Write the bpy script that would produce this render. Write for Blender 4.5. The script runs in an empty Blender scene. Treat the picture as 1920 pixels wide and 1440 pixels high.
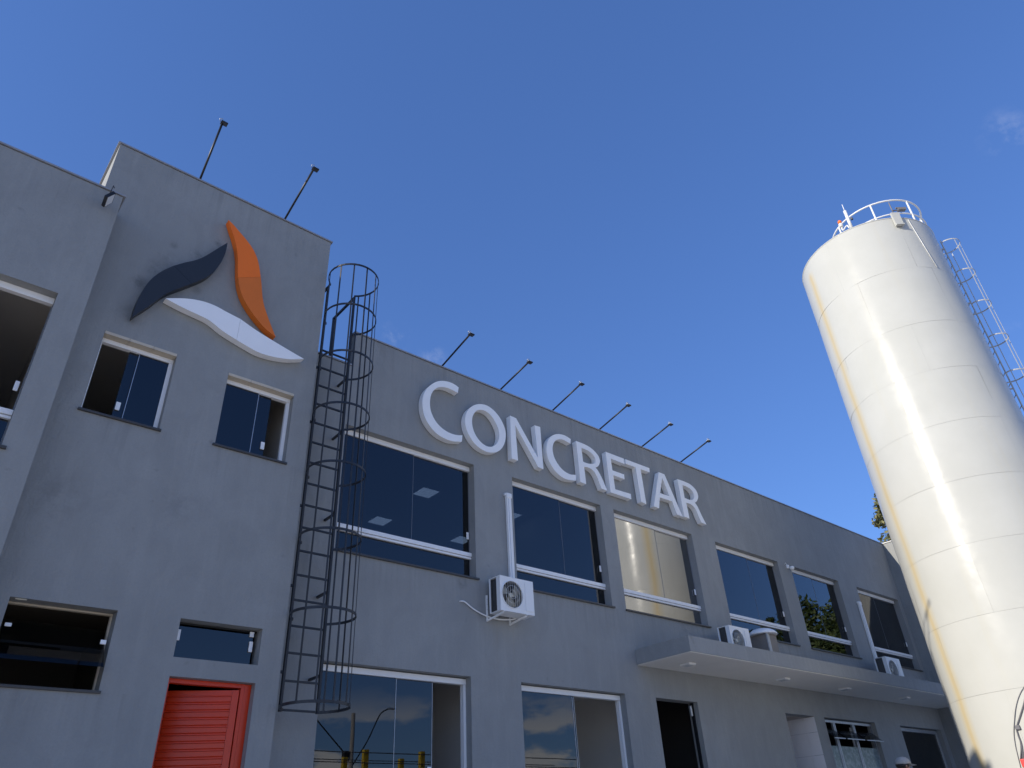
import bpy, bmesh, math, random
from mathutils import Vector, Matrix
from mathutils.geometry import tessellate_polygon

random.seed(7)
S = bpy.context.scene
COL = S.collection
R = math.radians

# ------------------------------------------------------------------ camera
FPX = 1356.7010803                       # focal length in pixels of the 1920 px wide photograph
CR = ((0.76348288, -0.64407914, -0.04749686),     # camera right / down / forward in world axes
      (0.31573426, 0.43639907, -0.84253648),
      (0.56338776, 0.62826579, 0.53654107))
CAM = Vector((0.0, -9.0, 0.75))
cd = bpy.data.cameras.new('camera'); cam = bpy.data.objects.new('camera', cd); COL.objects.link(cam)
cd.sensor_fit = 'HORIZONTAL'; cd.sensor_width = 36.0; cd.lens = FPX / 1920 * 36.0
cd.clip_start = 0.05; cd.clip_end = 5000
rt, dn, fw = (Vector(r).normalized() for r in CR)
M = Matrix((rt, -dn, -fw)).transposed().to_4x4(); M.translation = CAM
cam.matrix_world = M
S.camera = cam

# ------------------------------------------------------------------ light
SUN_PHI, SUN_EL = R(8.5), R(22.0)       # sun stands to the left and a little behind the facade
SUN = Vector((-math.cos(SUN_EL) * math.cos(SUN_PHI), math.cos(SUN_EL) * math.sin(SUN_PHI), math.sin(SUN_EL)))
w = bpy.data.worlds.new('World'); S.world = w; w.use_nodes = True
wn, wl = w.node_tree.nodes, w.node_tree.links
bg = wn['Background']; bg.inputs['Strength'].default_value = 0.15
sky = wn.new('ShaderNodeTexSky'); sky.sky_type = 'NISHITA'; sky.sun_disc = False
sky.sun_elevation = SUN_EL; sky.sun_rotation = math.atan2(SUN.x, SUN.y)
sky.altitude = 500; sky.air_density = 1.0; sky.dust_density = 0.5; sky.ozone_density = 3.0
sd = bpy.data.lights.new('sun', 'SUN'); sun = bpy.data.objects.new('sun', sd); COL.objects.link(sun)
sd.energy = 3.4; sd.angle = R(0.53); sd.color = (1.0, 0.92, 0.79)
sun.rotation_euler = SUN.to_track_quat('Z', 'Y').to_euler(); sun.location = SUN * 60
S.view_settings.view_transform = 'Standard'; S.view_settings.look = 'None'
S.view_settings.exposure = 0.58; S.view_settings.gamma = 1.0; S.view_settings.use_curve_mapping = False


def world_clouds():
    def math_(op, a, b=None, clamp=False):
        n = wn.new('ShaderNodeMath'); n.operation = op; n.use_clamp = clamp
        for i, v in enumerate((a, b)):
            if v is None: continue
            if isinstance(v, (int, float)): n.inputs[i].default_value = v
            else: wl.new(v, n.inputs[i])
        return n.outputs[0]
    tc = wn.new('ShaderNodeTexCoord'); d = tc.outputs['Generated']
    sp = wn.new('ShaderNodeSeparateXYZ'); wl.new(d, sp.inputs[0])
    # cumulus band low over the horizon, all the way round
    mp = wn.new('ShaderNodeMapping'); mp.inputs['Scale'].default_value = (1, 1, 2.6); wl.new(d, mp.inputs[0])
    nz = wn.new('ShaderNodeTexNoise'); nz.inputs['Scale'].default_value = 8.0; nz.inputs['Detail'].default_value = 6
    nz.inputs['Roughness'].default_value = 0.55; wl.new(mp.outputs[0], nz.inputs['Vector'])
    mr = wn.new('ShaderNodeMapRange'); mr.interpolation_type = 'SMOOTHSTEP'
    mr.inputs['From Min'].default_value = 0.465; mr.inputs['From Max'].default_value = 0.56
    wl.new(nz.outputs['Fac'], mr.inputs['Value'])
    band = wn.new('ShaderNodeMapRange'); band.interpolation_type = 'SMOOTHSTEP'
    band.inputs['From Min'].default_value = 0.185; band.inputs['From Max'].default_value = 0.10
    wl.new(sp.outputs['Z'], band.inputs['Value'])
    low = math_('MULTIPLY', mr.outputs[0], band.outputs[0])
    # thin torn wisps higher up
    nz2 = wn.new('ShaderNodeTexNoise'); nz2.inputs['Scale'].default_value = 30; nz2.inputs['Detail'].default_value = 8
    nz2.inputs['Roughness'].default_value = 0.65; nz2.inputs['Distortion'].default_value = 0.15; wl.new(d, nz2.inputs['Vector'])
    mr2 = wn.new('ShaderNodeMapRange'); mr2.interpolation_type = 'SMOOTHSTEP'
    mr2.inputs['From Min'].default_value = 0.45; mr2.inputs['From Max'].default_value = 0.72
    wl.new(nz2.outputs['Fac'], mr2.inputs['Value'])
    tot = None
    for az, el, rad in ((30.7, 36.2, 0.030), (34.4, 34.6, 0.026), (87.8, 39.2, 0.034), (82.5, 26.0, 0.045), (150, 40, 0.05), (-60, 33, 0.06), (-120, 45, 0.05)):
        a, e = R(az), R(el)
        v = wn.new('ShaderNodeVectorMath'); v.operation = 'DISTANCE'; wl.new(d, v.inputs[0])
        v.inputs[1].default_value = (math.sin(a) * math.cos(e), math.cos(a) * math.cos(e), math.sin(e))
        m = wn.new('ShaderNodeMapRange'); m.interpolation_type = 'SMOOTHSTEP'
        m.inputs['From Min'].default_value = rad; m.inputs['From Max'].default_value = rad * 0.2
        wl.new(v.outputs['Value'], m.inputs['Value'])
        tot = m.outputs[0] if tot is None else math_('ADD', tot, m.outputs[0])
    wisp = math_('MULTIPLY', math_('MULTIPLY', tot, mr2.outputs[0]), 0.075)
    fac = math_('ADD', math_('MULTIPLY', low, 0.85), wisp, True)
    hs = wn.new('ShaderNodeHueSaturation'); hs.inputs['Saturation'].default_value = 1.14; hs.inputs['Hue'].default_value = 0.513; hs.inputs['Value'].default_value = 1.0
    wl.new(sky.outputs[0], hs.inputs['Color'])
    gm = wn.new('ShaderNodeGamma'); gm.inputs['Gamma'].default_value = 0.62; wl.new(hs.outputs[0], gm.inputs['Color'])   # even clear-air sky, as deep blue low down as high up
    ml = wn.new('ShaderNodeMix'); ml.data_type = 'RGBA'; ml.blend_type = 'MULTIPLY'; ml.inputs['Factor'].default_value = 1
    wl.new(gm.outputs[0], ml.inputs['A']); ml.inputs['B'].default_value = (0.67, 0.965, 1.45, 1)
    mx = wn.new('ShaderNodeMix'); mx.data_type = 'RGBA'
    wl.new(fac, mx.inputs['Factor']); wl.new(ml.outputs['Result'], mx.inputs['A']); mx.inputs['B'].default_value = (6.2, 6.1, 6.0, 1)
    wl.new(mx.outputs['Result'], bg.inputs['Color'])


world_clouds()


# ------------------------------------------------------------------ pixel -> place helpers
def ray(u, v):
    a, b = (u - 960) / FPX, (v - 720) / FPX
    return rt * a + dn * b + fw
def WY(u, v, y):
    r = ray(u, v); return CAM + r * ((y - CAM.y) / r.y)
def WX(u, v, x):
    r = ray(u, v); return CAM + r * ((x - CAM.x) / r.x)
def WZ(u, v, z):
    r = ray(u, v); return CAM + r * ((z - CAM.z) / r.z)


# ------------------------------------------------------------------ materials
def newmat(name):
    m = bpy.data.materials.new(name); m.use_nodes = True
    nt = m.node_tree; b = nt.nodes['Principled BSDF']
    return m, nt, nt.nodes, nt.links, b


def mix_rgb(nt, fac, a, b, mode='MIX'):
    n = nt.nodes.new('ShaderNodeMix'); n.data_type = 'RGBA'; n.blend_type = mode
    for k, v in (('Factor', fac), ('A', a), ('B', b)):
        if isinstance(v, (int, float)): n.inputs[k].default_value = v
        elif isinstance(v, tuple): n.inputs[k].default_value = (*v, 1) if len(v) == 3 else v
        else: nt.links.new(v, n.inputs[k])
    return n.outputs['Result']


def noise(nt, vec, scale, detail=4, rough=0.55, stretch=None, dist=0.0):
    if stretch:
        mp = nt.nodes.new('ShaderNodeMapping'); mp.inputs['Scale'].default_value = stretch
        nt.links.new(vec, mp.inputs[0]); vec = mp.outputs[0]
    n = nt.nodes.new('ShaderNodeTexNoise'); n.inputs['Scale'].default_value = scale
    n.inputs['Detail'].default_value = detail; n.inputs['Roughness'].default_value = rough; n.inputs['Distortion'].default_value = dist
    nt.links.new(vec, n.inputs['Vector']); return n.outputs['Fac']


def rng(nt, val, a, b, c=0.0, d=1.0, smooth=True):
    n = nt.nodes.new('ShaderNodeMapRange'); n.interpolation_type = 'SMOOTHSTEP' if smooth else 'LINEAR'
    n.inputs['From Min'].default_value = a; n.inputs['From Max'].default_value = b
    n.inputs['To Min'].default_value = c; n.inputs['To Max'].default_value = d
    nt.links.new(val, n.inputs['Value']); return n.outputs[0]


def mth(nt, op, a, b=None):
    n = nt.nodes.new('ShaderNodeMath'); n.operation = op
    for i, v in enumerate((a, b)):
        if v is None: continue
        if isinstance(v, (int, float)): n.inputs[i].default_value = v
        else: nt.links.new(v, n.inputs[i])
    return n.outputs[0]


def bump(nt, b, h, strength, dist):
    n = nt.nodes.new('ShaderNodeBump'); n.inputs['Strength'].default_value = strength; n.inputs['Distance'].default_value = dist
    nt.links.new(h, n.inputs['Height']); nt.links.new(n.outputs[0], b.inputs['Normal'])


def pos(nt):
    return nt.nodes.new('ShaderNodeNewGeometry').outputs['Position']


def plain(name, col, rough=0.5, metal=0.0, var=0.08, scale=6.0, spec=0.5, bmp=0.0, bscale=60):
    m, nt, N, L, b = newmat(name); p = pos(nt)
    f = noise(nt, p, scale, 5)
    lo = tuple(c * (1 - var) for c in col); hi = tuple(min(1, c * (1 + var)) for c in col)
    L.new(mix_rgb(nt, f, lo, hi), b.inputs['Base Color'])
    b.inputs['Roughness'].default_value = rough; b.inputs['Metallic'].default_value = metal
    b.inputs['Specular IOR Level'].default_value = spec
    if bmp: bump(nt, b, noise(nt, p, bscale, 3), bmp, 0.004)
    return m


def plaster(name, col):
    m, nt, N, L, b = newmat(name); p = pos(nt)
    big = noise(nt, p, 0.55, 4, 0.6)
    mid = noise(nt, p, 2.6, 6, 0.62, (1, 1, 0.7), 0.8)
    streak = noise(nt, p, 3.2, 5, 0.6, (2.2, 2.2, 0.22))
    fine = noise(nt, p, 38, 4, 0.6)
    c = mix_rgb(nt, rng(nt, big, 0.3, 0.7), tuple(x * 0.93 for x in col), tuple(x * 1.06 for x in col))
    c = mix_rgb(nt, rng(nt, mid, 0.38, 0.68, 0, 0.38), c, tuple(x * 0.80 for x in col))
    c = mix_rgb(nt, rng(nt, streak, 0.46, 0.74, 0, 0.32), c, (col[0] * 1.22, col[1] * 1.20, col[2] * 1.18))
    spots = noise(nt, p, 5.5, 3, 0.5)
    c = mix_rgb(nt, rng(nt, spots, 0.68, 0.80, 0, 0.45), c, tuple(x * 0.62 for x in col))
    c = mix_rgb(nt, rng(nt, fine, 0.35, 0.7, 0, 0.22), c, tuple(x * 0.82 for x in col))
    # dirt: rain runs under sills and copings, old smudges round the sign fixings, drip below the air conditioner
    sp = N.new('ShaderNodeSeparateXYZ'); L.new(p, sp.inputs[0]); X, Y, Z = sp.outputs
    runs = rng(nt, noise(nt, p, 9, 4, 0.6, (1, 1, 0.05)), 0.48, 0.70)
    dirt = tuple(x * 0.50 for x in col)
    for y0, y1, zt, ln, amt in ((-0.2, 0.5, 4.345, 0.75, 0.55), (-0.2, 0.5, 8.16, 0.9, 0.50), (-0.6, -0.2, 9.41, 1.1, 0.50), (-1.2, -0.7, 8.13, 0.9, 0.45), (-0.6, -0.2, 5.2, 0.8, 0.50), (-0.6, -0.2, 2.22, 0.6, 0.45)):
        k = mth(nt, 'MULTIPLY', rng(nt, Z, zt - ln, zt), mth(nt, 'LESS_THAN', Z, zt + 0.01))
        k = mth(nt, 'MULTIPLY', k, mth(nt, 'MULTIPLY', mth(nt, 'GREATER_THAN', Y, y0), mth(nt, 'LESS_THAN', Y, y1)))
        c = mix_rgb(nt, mth(nt, 'MULTIPLY', mth(nt, 'MULTIPLY', k, runs), amt * 0.5), c, dirt)
    patch = rng(nt, noise(nt, p, 6, 6, 0.7), 0.36, 0.66)
    for (u, v), y_, rad, amt in (((260, 529), YT_, .16, .75), ((294, 504), YT_, .20, .7), ((320, 490), YT_, .22, .45), ((369, 479), YT_, .16, .6), ((410, 456), YT_, .10, .8), ((369, 545), YT_, .10, .6), ((325, 459), YT_, .10, .6), ((868, 1093), 0.0, .16, .5), ((905, 1150), 0.0, .22, .35), ((240, 590), YT_, .25, .4), ((100, 930), YT_, .5, .3), ((330, 950), YT_, .35, .25), ((1290, 1180), 0.0, .4, .3)):
        w_ = WY(u, v, y_)
        d = N.new('ShaderNodeVectorMath'); d.operation = 'DISTANCE'; L.new(p, d.inputs[0]); d.inputs[1].default_value = w_
        c = mix_rgb(nt, mth(nt, 'MULTIPLY', mth(nt, 'MULTIPLY', rng(nt, d.outputs['Value'], rad, rad * .1), patch), amt), c, tuple(x * 0.42 for x in col))
    k = mth(nt, 'MULTIPLY', rng(nt, mth(nt, 'ABSOLUTE', mth(nt, 'SUBTRACT', X, 7.62)), 0.30, 0.05), mth(nt, 'MULTIPLY', rng(nt, Z, 2.5, 3.7), mth(nt, 'LESS_THAN', Z, 3.72)))
    c = mix_rgb(nt, mth(nt, 'MULTIPLY', mth(nt, 'MULTIPLY', k, runs), 0.5), c, (col[0] * .85, col[1] * .70, col[2] * .58))
    L.new(c, b.inputs['Base Color'])
    b.inputs['Roughness'].default_value = 0.72; b.inputs['Specular IOR Level'].default_value = 0.35
    trowel = noise(nt, p, 7, 5, 0.55, (1.6, 1.6, 0.9), 1.2)
    h = mth(nt, 'ADD', mth(nt, 'MULTIPLY', trowel, 1.0), mth(nt, 'MULTIPLY', fine, 0.35))
    bump(nt, b, h, 0.7, 0.012)
    return m


def glass(name, tint, f0=0.22):
    m, nt, N, L, b = newmat(name); N.remove(b)
    lw = N.new('ShaderNodeLayerWeight'); lw.inputs['Blend'].default_value = 0.5
    p5 = mth(nt, 'POWER', lw.outputs['Facing'], 4.0)
    f = mth(nt, 'ADD', mth(nt, 'MULTIPLY', p5, 1 - f0), f0)
    tr = N.new('ShaderNodeBsdfTransparent'); tr.inputs[0].default_value = (*tint, 1)
    gl = N.new('ShaderNodeBsdfGlossy'); gl.inputs['Roughness'].default_value = 0.0; gl.inputs['Color'].default_value = (0.97, 0.98, 1, 1)
    bp = N.new('ShaderNodeBump'); bp.inputs['Strength'].default_value = 0.05; bp.inputs['Distance'].default_value = 0.012
    L.new(noise(nt, pos(nt), 1.1, 1), bp.inputs['Height']); L.new(bp.outputs[0], gl.inputs['Normal'])
    ms = N.new('ShaderNodeMixShader'); L.new(f, ms.inputs[0]); L.new(tr.outputs[0], ms.inputs[1]); L.new(gl.outputs[0], ms.inputs[2])
    L.new(ms.outputs[0], N['Material Output'].inputs['Surface'])
    return m


MT = {}
YT_ = -0.45
MT['wall'] = plaster('grey_plaster', (0.292, 0.299, 0.292))
MT['white_soffit'] = plain('soffit_paint', (0.78, 0.75, 0.68), 0.8, var=0.07, scale=2.2, bmp=0.15)
MT['coping'] = plain('zinc_coping', (0.34, 0.34, 0.35), 0.45, 0.3, 0.2, 3)
MT['roof'] = plain('roof_sheet', (0.30, 0.30, 0.31), 0.6, 0.0, 0.1, 2)
MT['alu'] = plain('white_aluminium', (0.84, 0.84, 0.83), 0.35, 0.0, 0.05, 9)
MT['glass'] = glass('tinted_glass', (0.14, 0.16, 0.20), 0.07)
MT['glass_boosted'] = glass('boosted_reflection_glass', (0.10, 0.10, 0.11), 0.32)  # third window only: reflectance raised to paint the silo's mirror image brighter
MT['glass_light'] = glass('lighter_glass', (0.30, 0.33, 0.36), 0.14)
MT['stone'] = plain('dark_granite', (0.055, 0.052, 0.05), 0.4, 0.0, 0.35, 60)
MT['beige'] = plain('beige_stone', (0.56, 0.49, 0.38), 0.6, 0.0, 0.12, 14)
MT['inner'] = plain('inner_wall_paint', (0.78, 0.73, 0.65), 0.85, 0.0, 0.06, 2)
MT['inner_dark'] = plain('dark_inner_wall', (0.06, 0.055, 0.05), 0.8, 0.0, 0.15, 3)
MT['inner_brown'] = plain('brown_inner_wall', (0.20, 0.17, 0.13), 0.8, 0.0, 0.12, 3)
MT['plastic'] = plain('white_plastic', (0.83, 0.835, 0.82), 0.42, 0.0, 0.06, 5)
MT['plastic_old'] = plain('yellowed_plastic', (0.56, 0.53, 0.43), 0.5, 0.0, 0.12, 18)
MT['black'] = plain('black_steel', (0.022, 0.024, 0.028), 0.42, 0.4, 0.25, 20)
MT['ladder'] = plain('dark_grey_steel', (0.026, 0.028, 0.033), 0.42, 0.2, 0.3, 16)
MT['fin'] = plain('condenser_fins', (0.10, 0.10, 0.10), 0.5, 0.6, 0.2, 40)
MT['letter'] = plain('white_letter_paint', (0.90, 0.90, 0.88), 0.42, 0.0, 0.05, 6, bmp=0.06, bscale=30)
MT['orange'] = plain('orange_paint', (0.92, 0.175, 0.004), 0.42, 0.0, 0.07, 5)
MT['orange2'] = plain('duller_orange_paint', (0.74, 0.165, 0.010), 0.46, 0.0, 0.08, 5)  # lower panel of the orange blade, a duller orange than the upper
MT['navy'] = plain('charcoal_paint', (0.024, 0.026, 0.030), 0.42, 0.0, 0.15, 5)
MT['logo_white'] = plain('white_logo_paint', (0.91, 0.91, 0.90), 0.42, 0.0, 0.04, 5)
MT['red'] = plain('red_door_paint', (0.64, 0.042, 0.006), 0.30, 0.0, 0.10, 7)
MT['tile'] = plain('white_glazed_tile', (0.86, 0.83, 0.82), 0.25, 0.0, 0.05, 5)
MT['grout'] = plain('grout', (0.55, 0.53, 0.52), 0.8)
MT['lens'] = plain('lamp_lens', (0.75, 0.76, 0.76), 0.2)
MT['lens_dark'] = plain('dark_lamp_lens', (0.06, 0.06, 0.065), 0.15)
MT['frame_grey'] = plain('grey_frame', (0.20, 0.21, 0.23), 0.45)
MT['seam_grey'] = plain('pane_seam', (0.22, 0.24, 0.27), 0.35)
MT['glass_dark'] = glass('dark_glass', (0.10, 0.11, 0.13), 0.035)
MT['galv'] = plain('galvanised_sheet', (0.42, 0.45, 0.49), 0.38, 0.55, 0.25, 14)
MT['brown_sheet'] = plain('dull_sheet', (0.22, 0.20, 0.18), 0.55, 0.2, 0.12, 8)
MT['skin'] = plain('skin', (0.36, 0.18, 0.12), 0.5, 0.0, 0.08, 12)
MT['cap'] = plain('grey_cap_cloth', (0.40, 0.38, 0.35), 0.9, 0.0, 0.35, 22, bmp=0.3)
MT['shirt'] = plain('blue_work_shirt', (0.06, 0.09, 0.17), 0.85, 0.0, 0.15, 10)
MT['trousers'] = plain('dark_trousers', (0.05, 0.052, 0.06), 0.85, 0.0, 0.15, 10)
MT['shoe'] = plain('black_shoe', (0.03, 0.028, 0.026), 0.5)
MT['hair'] = plain('dark_hair', (0.02, 0.015, 0.012), 0.6)
MT['redbox'] = plain('red_box_plastic', (0.62, 0.03, 0.03), 0.35)
MT['cable'] = plain('grey_cable', (0.10, 0.10, 0.115), 0.5)
MT['yellow'] = plain('yellow_post_paint', (0.62, 0.42, 0.02), 0.45, 0.0, 0.15, 6)
MT['concrete_pole'] = plain('pole_concrete', (0.34, 0.32, 0.29), 0.85, 0.0, 0.12, 8)
MT['bark'] = plain('bark', (0.11, 0.08, 0.055), 0.9, 0.0, 0.3, 14)
MT['ground'] = plain('yard_concrete', (0.62, 0.56, 0.48), 0.85, 0.0, 0.14, 0.6, bmp=0.2, bscale=9)


def frosted():
    m, nt, N, L, b = newmat('frosted_glass'); p = pos(nt)
    f = noise(nt, p, 9, 5, 0.65)
    L.new(mix_rgb(nt, rng(nt, f, 0.4, 0.7), (0.16, 0.21, 0.215), (0.34, 0.40, 0.40)), b.inputs['Base Color'])
    b.inputs['Roughness'].default_value = 0.18; return m
MT['frosted'] = frosted()


def panel_light():
    m, nt, N, L, b = newmat('light_panel'); b.inputs['Base Color'].default_value = (0.8, 0.82, 0.82, 1)
    b.inputs['Emission Color'].default_value = (0.85, 0.97, 1.0, 1); b.inputs['Emission Strength'].default_value = 2.2; return m
MT['panel'] = panel_light()


def leafmat(name, a, c):
    m, nt, N, L, b = newmat(name); p = pos(nt)
    oi = N.new('ShaderNodeNewGeometry').outputs['Random Per Island']
    col = mix_rgb(nt, oi, a, c)
    L.new(col, b.inputs['Base Color']); b.inputs['Roughness'].default_value = 0.5
    b.inputs['Transmission Weight'].default_value = 0.0; b.inputs['Specular IOR Level'].default_value = 0.4
    return m
MT['leaf'] = leafmat('leaf_green', (0.035, 0.065, 0.018), (0.12, 0.15, 0.045))
MT['leaf_olive'] = leafmat('leaf_olive', (0.06, 0.075, 0.030), (0.22, 0.20, 0.085))

SX, SY, SR = 17.4, -4.3, 1.68            # the silo: axis and radius
SH = 13.6


def silo_paint():
    m, nt, N, L, b = newmat('cream_silo_paint'); p = pos(nt)
    sub = N.new('ShaderNodeVectorMath'); sub.operation = 'SUBTRACT'; L.new(p, sub.inputs[0]); sub.inputs[1].default_value = (SX, SY, 0)
    sp = N.new('ShaderNodeSeparateXYZ'); L.new(sub.outputs[0], sp.inputs[0])
    ang = mth(nt, 'ARCTAN2', sp.outputs['Y'], sp.outputs['X'])
    cxy = N.new('ShaderNodeCombineXYZ'); L.new(sp.outputs['Z'], cxy.inputs['Z'])
    wob = noise(nt, cxy.outputs[0], 0.5, 3)
    base = mix_rgb(nt, rng(nt, noise(nt, p, 1.1, 5), 0.3, 0.7), (0.474, 0.476, 0.440), (0.498, 0.500, 0.466))
    st = noise(nt, p, 2.0, 5, 0.6, (2.5, 2.5, 0.10))
    base = mix_rgb(nt, rng(nt, st, 0.5, 0.78, 0, 0.30), base, (0.50, 0.48, 0.40))
    def stripe(a0, wdt, zlo, zhi, col, amt, c):
        d = mth(nt, 'ABSOLUTE', mth(nt, 'SUBTRACT', mth(nt, 'ADD', ang, mth(nt, 'MULTIPLY', mth(nt, 'SUBTRACT', wob, 0.5), 0.10)), R(a0)))
        k = rng(nt, d, wdt, wdt * 0.15)
        k = mth(nt, 'MULTIPLY', k, rng(nt, sp.outputs['Z'], zhi, zhi - 0.25))
        k = mth(nt, 'MULTIPLY', k, rng(nt, sp.outputs['Z'], zlo, zlo + 0.25))
        k = mth(nt, 'MULTIPLY', k, rng(nt, noise(nt, p, 1.2, 4, 0.6, (1, 1, 0.35)), 0.2, 0.55, 0.62, 1.0))
        return mix_rgb(nt, mth(nt, 'MULTIPLY', k, amt), c, col)
    c = stripe(140, 0.13, -1, 13.35, (0.54, 0.44, 0.24), 0.55, base)
    c = stripe(140, 0.045, -1, 13.40, (0.53, 0.38, 0.15), 0.32, c)
    c = stripe(-170, 0.05, -1, 2.75, (0.52, 0.45, 0.22), 0.40, c)
    sc = noise(nt, p, 26, 6, 0.7)
    c = mix_rgb(nt, rng(nt, sc, 0.66, 0.74, 0, 0.35), c, (0.40, 0.36, 0.28))
    L.new(c, b.inputs['Base Color'])
    L.new(rng(nt, noise(nt, p, 6, 4), 0.3, 0.7, 0.19, 0.26), b.inputs['Roughness'])
    b.inputs['Specular IOR Level'].default_value = 0.15
    h = mth(nt, 'ADD', mth(nt, 'MULTIPLY', noise(nt, p, 1.5, 3), 1.0), mth(nt, 'MULTIPLY', noise(nt, p, 14, 4), 0.025))
    bump(nt, b, h, 0.14, 0.05)
    return m
MT['silo'] = silo_paint()
MT['ladder_shaded'] = plain('shaded_rail_paint', (0.42, 0.43, 0.43), 0.45, 0, 0.12, 8)  # silo ladder: white rail paint with the silo's shade put into the colour
MT['silo_rail'] = plain('white_rail_paint', (0.76, 0.76, 0.74), 0.35, 0, 0.06, 8)


# ------------------------------------------------------------------ mesh helpers
class MB:
    def __init__(self): self.bm = bmesh.new()
    def box(self, a, b, bev=0.0, mi=0):
        a, b = Vector(a), Vector(b)
        lo = Vector(map(min, a, b)); hi = Vector(map(max, a, b))
        v = [self.bm.verts.new((x, y, z)) for x in (lo.x, hi.x) for y in (lo.y, hi.y) for z in (lo.z, hi.z)]
        fs = [self.bm.faces.new([v[i] for i in q]) for q in ((0, 1, 3, 2), (4, 6, 7, 5), (0, 4, 5, 1), (2, 3, 7, 6), (0, 2, 6, 4), (1, 5, 7, 3))]
        for f in fs: f.material_index = mi
        if bev:
            es = list({e for f in fs for e in f.edges})
            bmesh.ops.bevel(self.bm, geom=es, offset=bev, segments=2, profile=0.6, affect='EDGES')
        return self
    def quad(self, pts, mi=0):
        f = self.bm.faces.new([self.bm.verts.new(p) for p in pts]); f.material_index = mi; return self
    def tube(self, pts, r, n=8, closed=False, r1=None):
        pts = [Vector(p) for p in pts]; k = len(pts); rings = []
        ref = None
        for i, p in enumerate(pts):
            if closed: t = pts[(i + 1) % k] - pts[i - 1]
            else: t = pts[min(i + 1, k - 1)] - pts[max(i - 1, 0)]
            t.normalize()
            if ref is None:
                ref = t.orthogonal().normalized()
                if abs(t.z) < 0.9: ref = (Vector((0, 0, 1)) - t * t.z).normalized()
            ref = (ref - t * ref.dot(t)).normalized(); o = t.cross(ref)
            rr = r if r1 is None else r + (r1 - r) * i / (k - 1)
            rings.append([self.bm.verts.new(p + (ref * math.cos(2 * math.pi * (j + .5) / n) + o * math.sin(2 * math.pi * (j + .5) / n)) * rr) for j in range(n)])
        for i in range(k if closed else k - 1):
            A, B = rings[i], rings[(i + 1) % k]
            for j in range(n):
                f = self.bm.faces.new((A[j], A[(j + 1) % n], B[(j + 1) % n], B[j])); f.smooth = n > 4
        if not closed:
            self.bm.faces.new(rings[0][::-1]); self.bm.faces.new(rings[-1])
        return self
    def bar(self, a, b, wx, wy, up=(0, 0, 1)):
        a, b = Vector(a), Vector(b); t = (b - a).normalized(); u = Vector(up)
        u = (u - t * u.dot(t)).normalized(); o = t.cross(u); v = []
        for p in (a, b):
            for s, q in ((-1, -1), (1, -1), (1, 1), (-1, 1)): v.append(self.bm.verts.new(p + o * (s * wx / 2) + u * (q * wy / 2)))
        for q in ((3, 2, 1, 0), (4, 5, 6, 7), (0, 1, 5, 4), (1, 2, 6, 5), (2, 3, 7, 6), (3, 0, 4, 7)): self.bm.faces.new([v[i] for i in q])
        return self
    def lathe(self, prof, c, n=24, smooth=True):
        c = Vector(c); rings = []
        for r, z in prof: rings.append([self.bm.verts.new(c + Vector((r * math.cos(2 * math.pi * j / n), r * math.sin(2 * math.pi * j / n), z))) for j in range(n)])
        for A, B in zip(rings, rings[1:]):
            for j in range(n):
                f = self.bm.faces.new((A[j], A[(j + 1) % n], B[(j + 1) % n], B[j])); f.smooth = smooth
        if prof[0][0] > 1e-4: self.bm.faces.new(rings[0][::-1])
        if prof[-1][0] > 1e-4: self.bm.faces.new(rings[-1])
        return self
    def prism(self, loop, holes, yf, yb):
        """loop: list of (x,z); front face at yf, back at yb"""
        loops = [loop] + list(holes)
        flat = [p for l in loops for p in l]
        tri = tessellate_polygon([[Vector((p[0], p[1], 0)) for p in l] for l in loops])
        F = [self.bm.verts.new((p[0], yf, p[1])) for p in flat]; B = [self.bm.verts.new((p[0], yb, p[1])) for p in flat]
        for t in tri:
            try:
                self.bm.faces.new([F[i] for i in t]); self.bm.faces.new([B[i] for i in t][::-1])
            except ValueError: pass
        o = 0
        for l in loops:
            n = len(l)
            for i in range(n):
                self.bm.faces.new((F[o + i], F[o + (i + 1) % n], B[o + (i + 1) % n], B[o + i]))
            o += n
        return self
    def build(self, name, mat, parent=None, smooth_angle=None):
        bmesh.ops.recalc_face_normals(self.bm, faces=self.bm.faces)
        org = Vector((0, 0, 0)); pp = parent
        while pp is not None: org = org + pp.location; pp = pp.parent
        if parent is None:
            vs = [v.co for v in self.bm.verts]
            lo = Vector((min(v.x for v in vs), min(v.y for v in vs), min(v.z for v in vs))); hi = Vector((max(v.x for v in vs), max(v.y for v in vs), max(v.z for v in vs)))
            org = Vector(((lo.x + hi.x) / 2, (lo.y + hi.y) / 2, lo.z))
        bmesh.ops.translate(self.bm, vec=-org, verts=self.bm.verts)
        me = bpy.data.meshes.new(name); self.bm.to_mesh(me); self.bm.free()
        for mm in (mat if isinstance(mat, (list, tuple)) else [mat]): me.materials.append(MT[mm] if isinstance(mm, str) else mm)
        o = bpy.data.objects.new(name, me); COL.objects.link(o)
        if parent is not None: o.parent = parent
        else: o.location = org
        return o


def thing(name, label, cat, loc, group=None):
    o = bpy.data.objects.new(name, None); COL.objects.link(o); o.location = loc; o.empty_display_size = 0.2
    return tag(o, label, cat, group)


def tag(o, label, cat, group=None):
    o['label'] = label; o['category'] = cat
    if group: o['group'] = group
    return o


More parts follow.
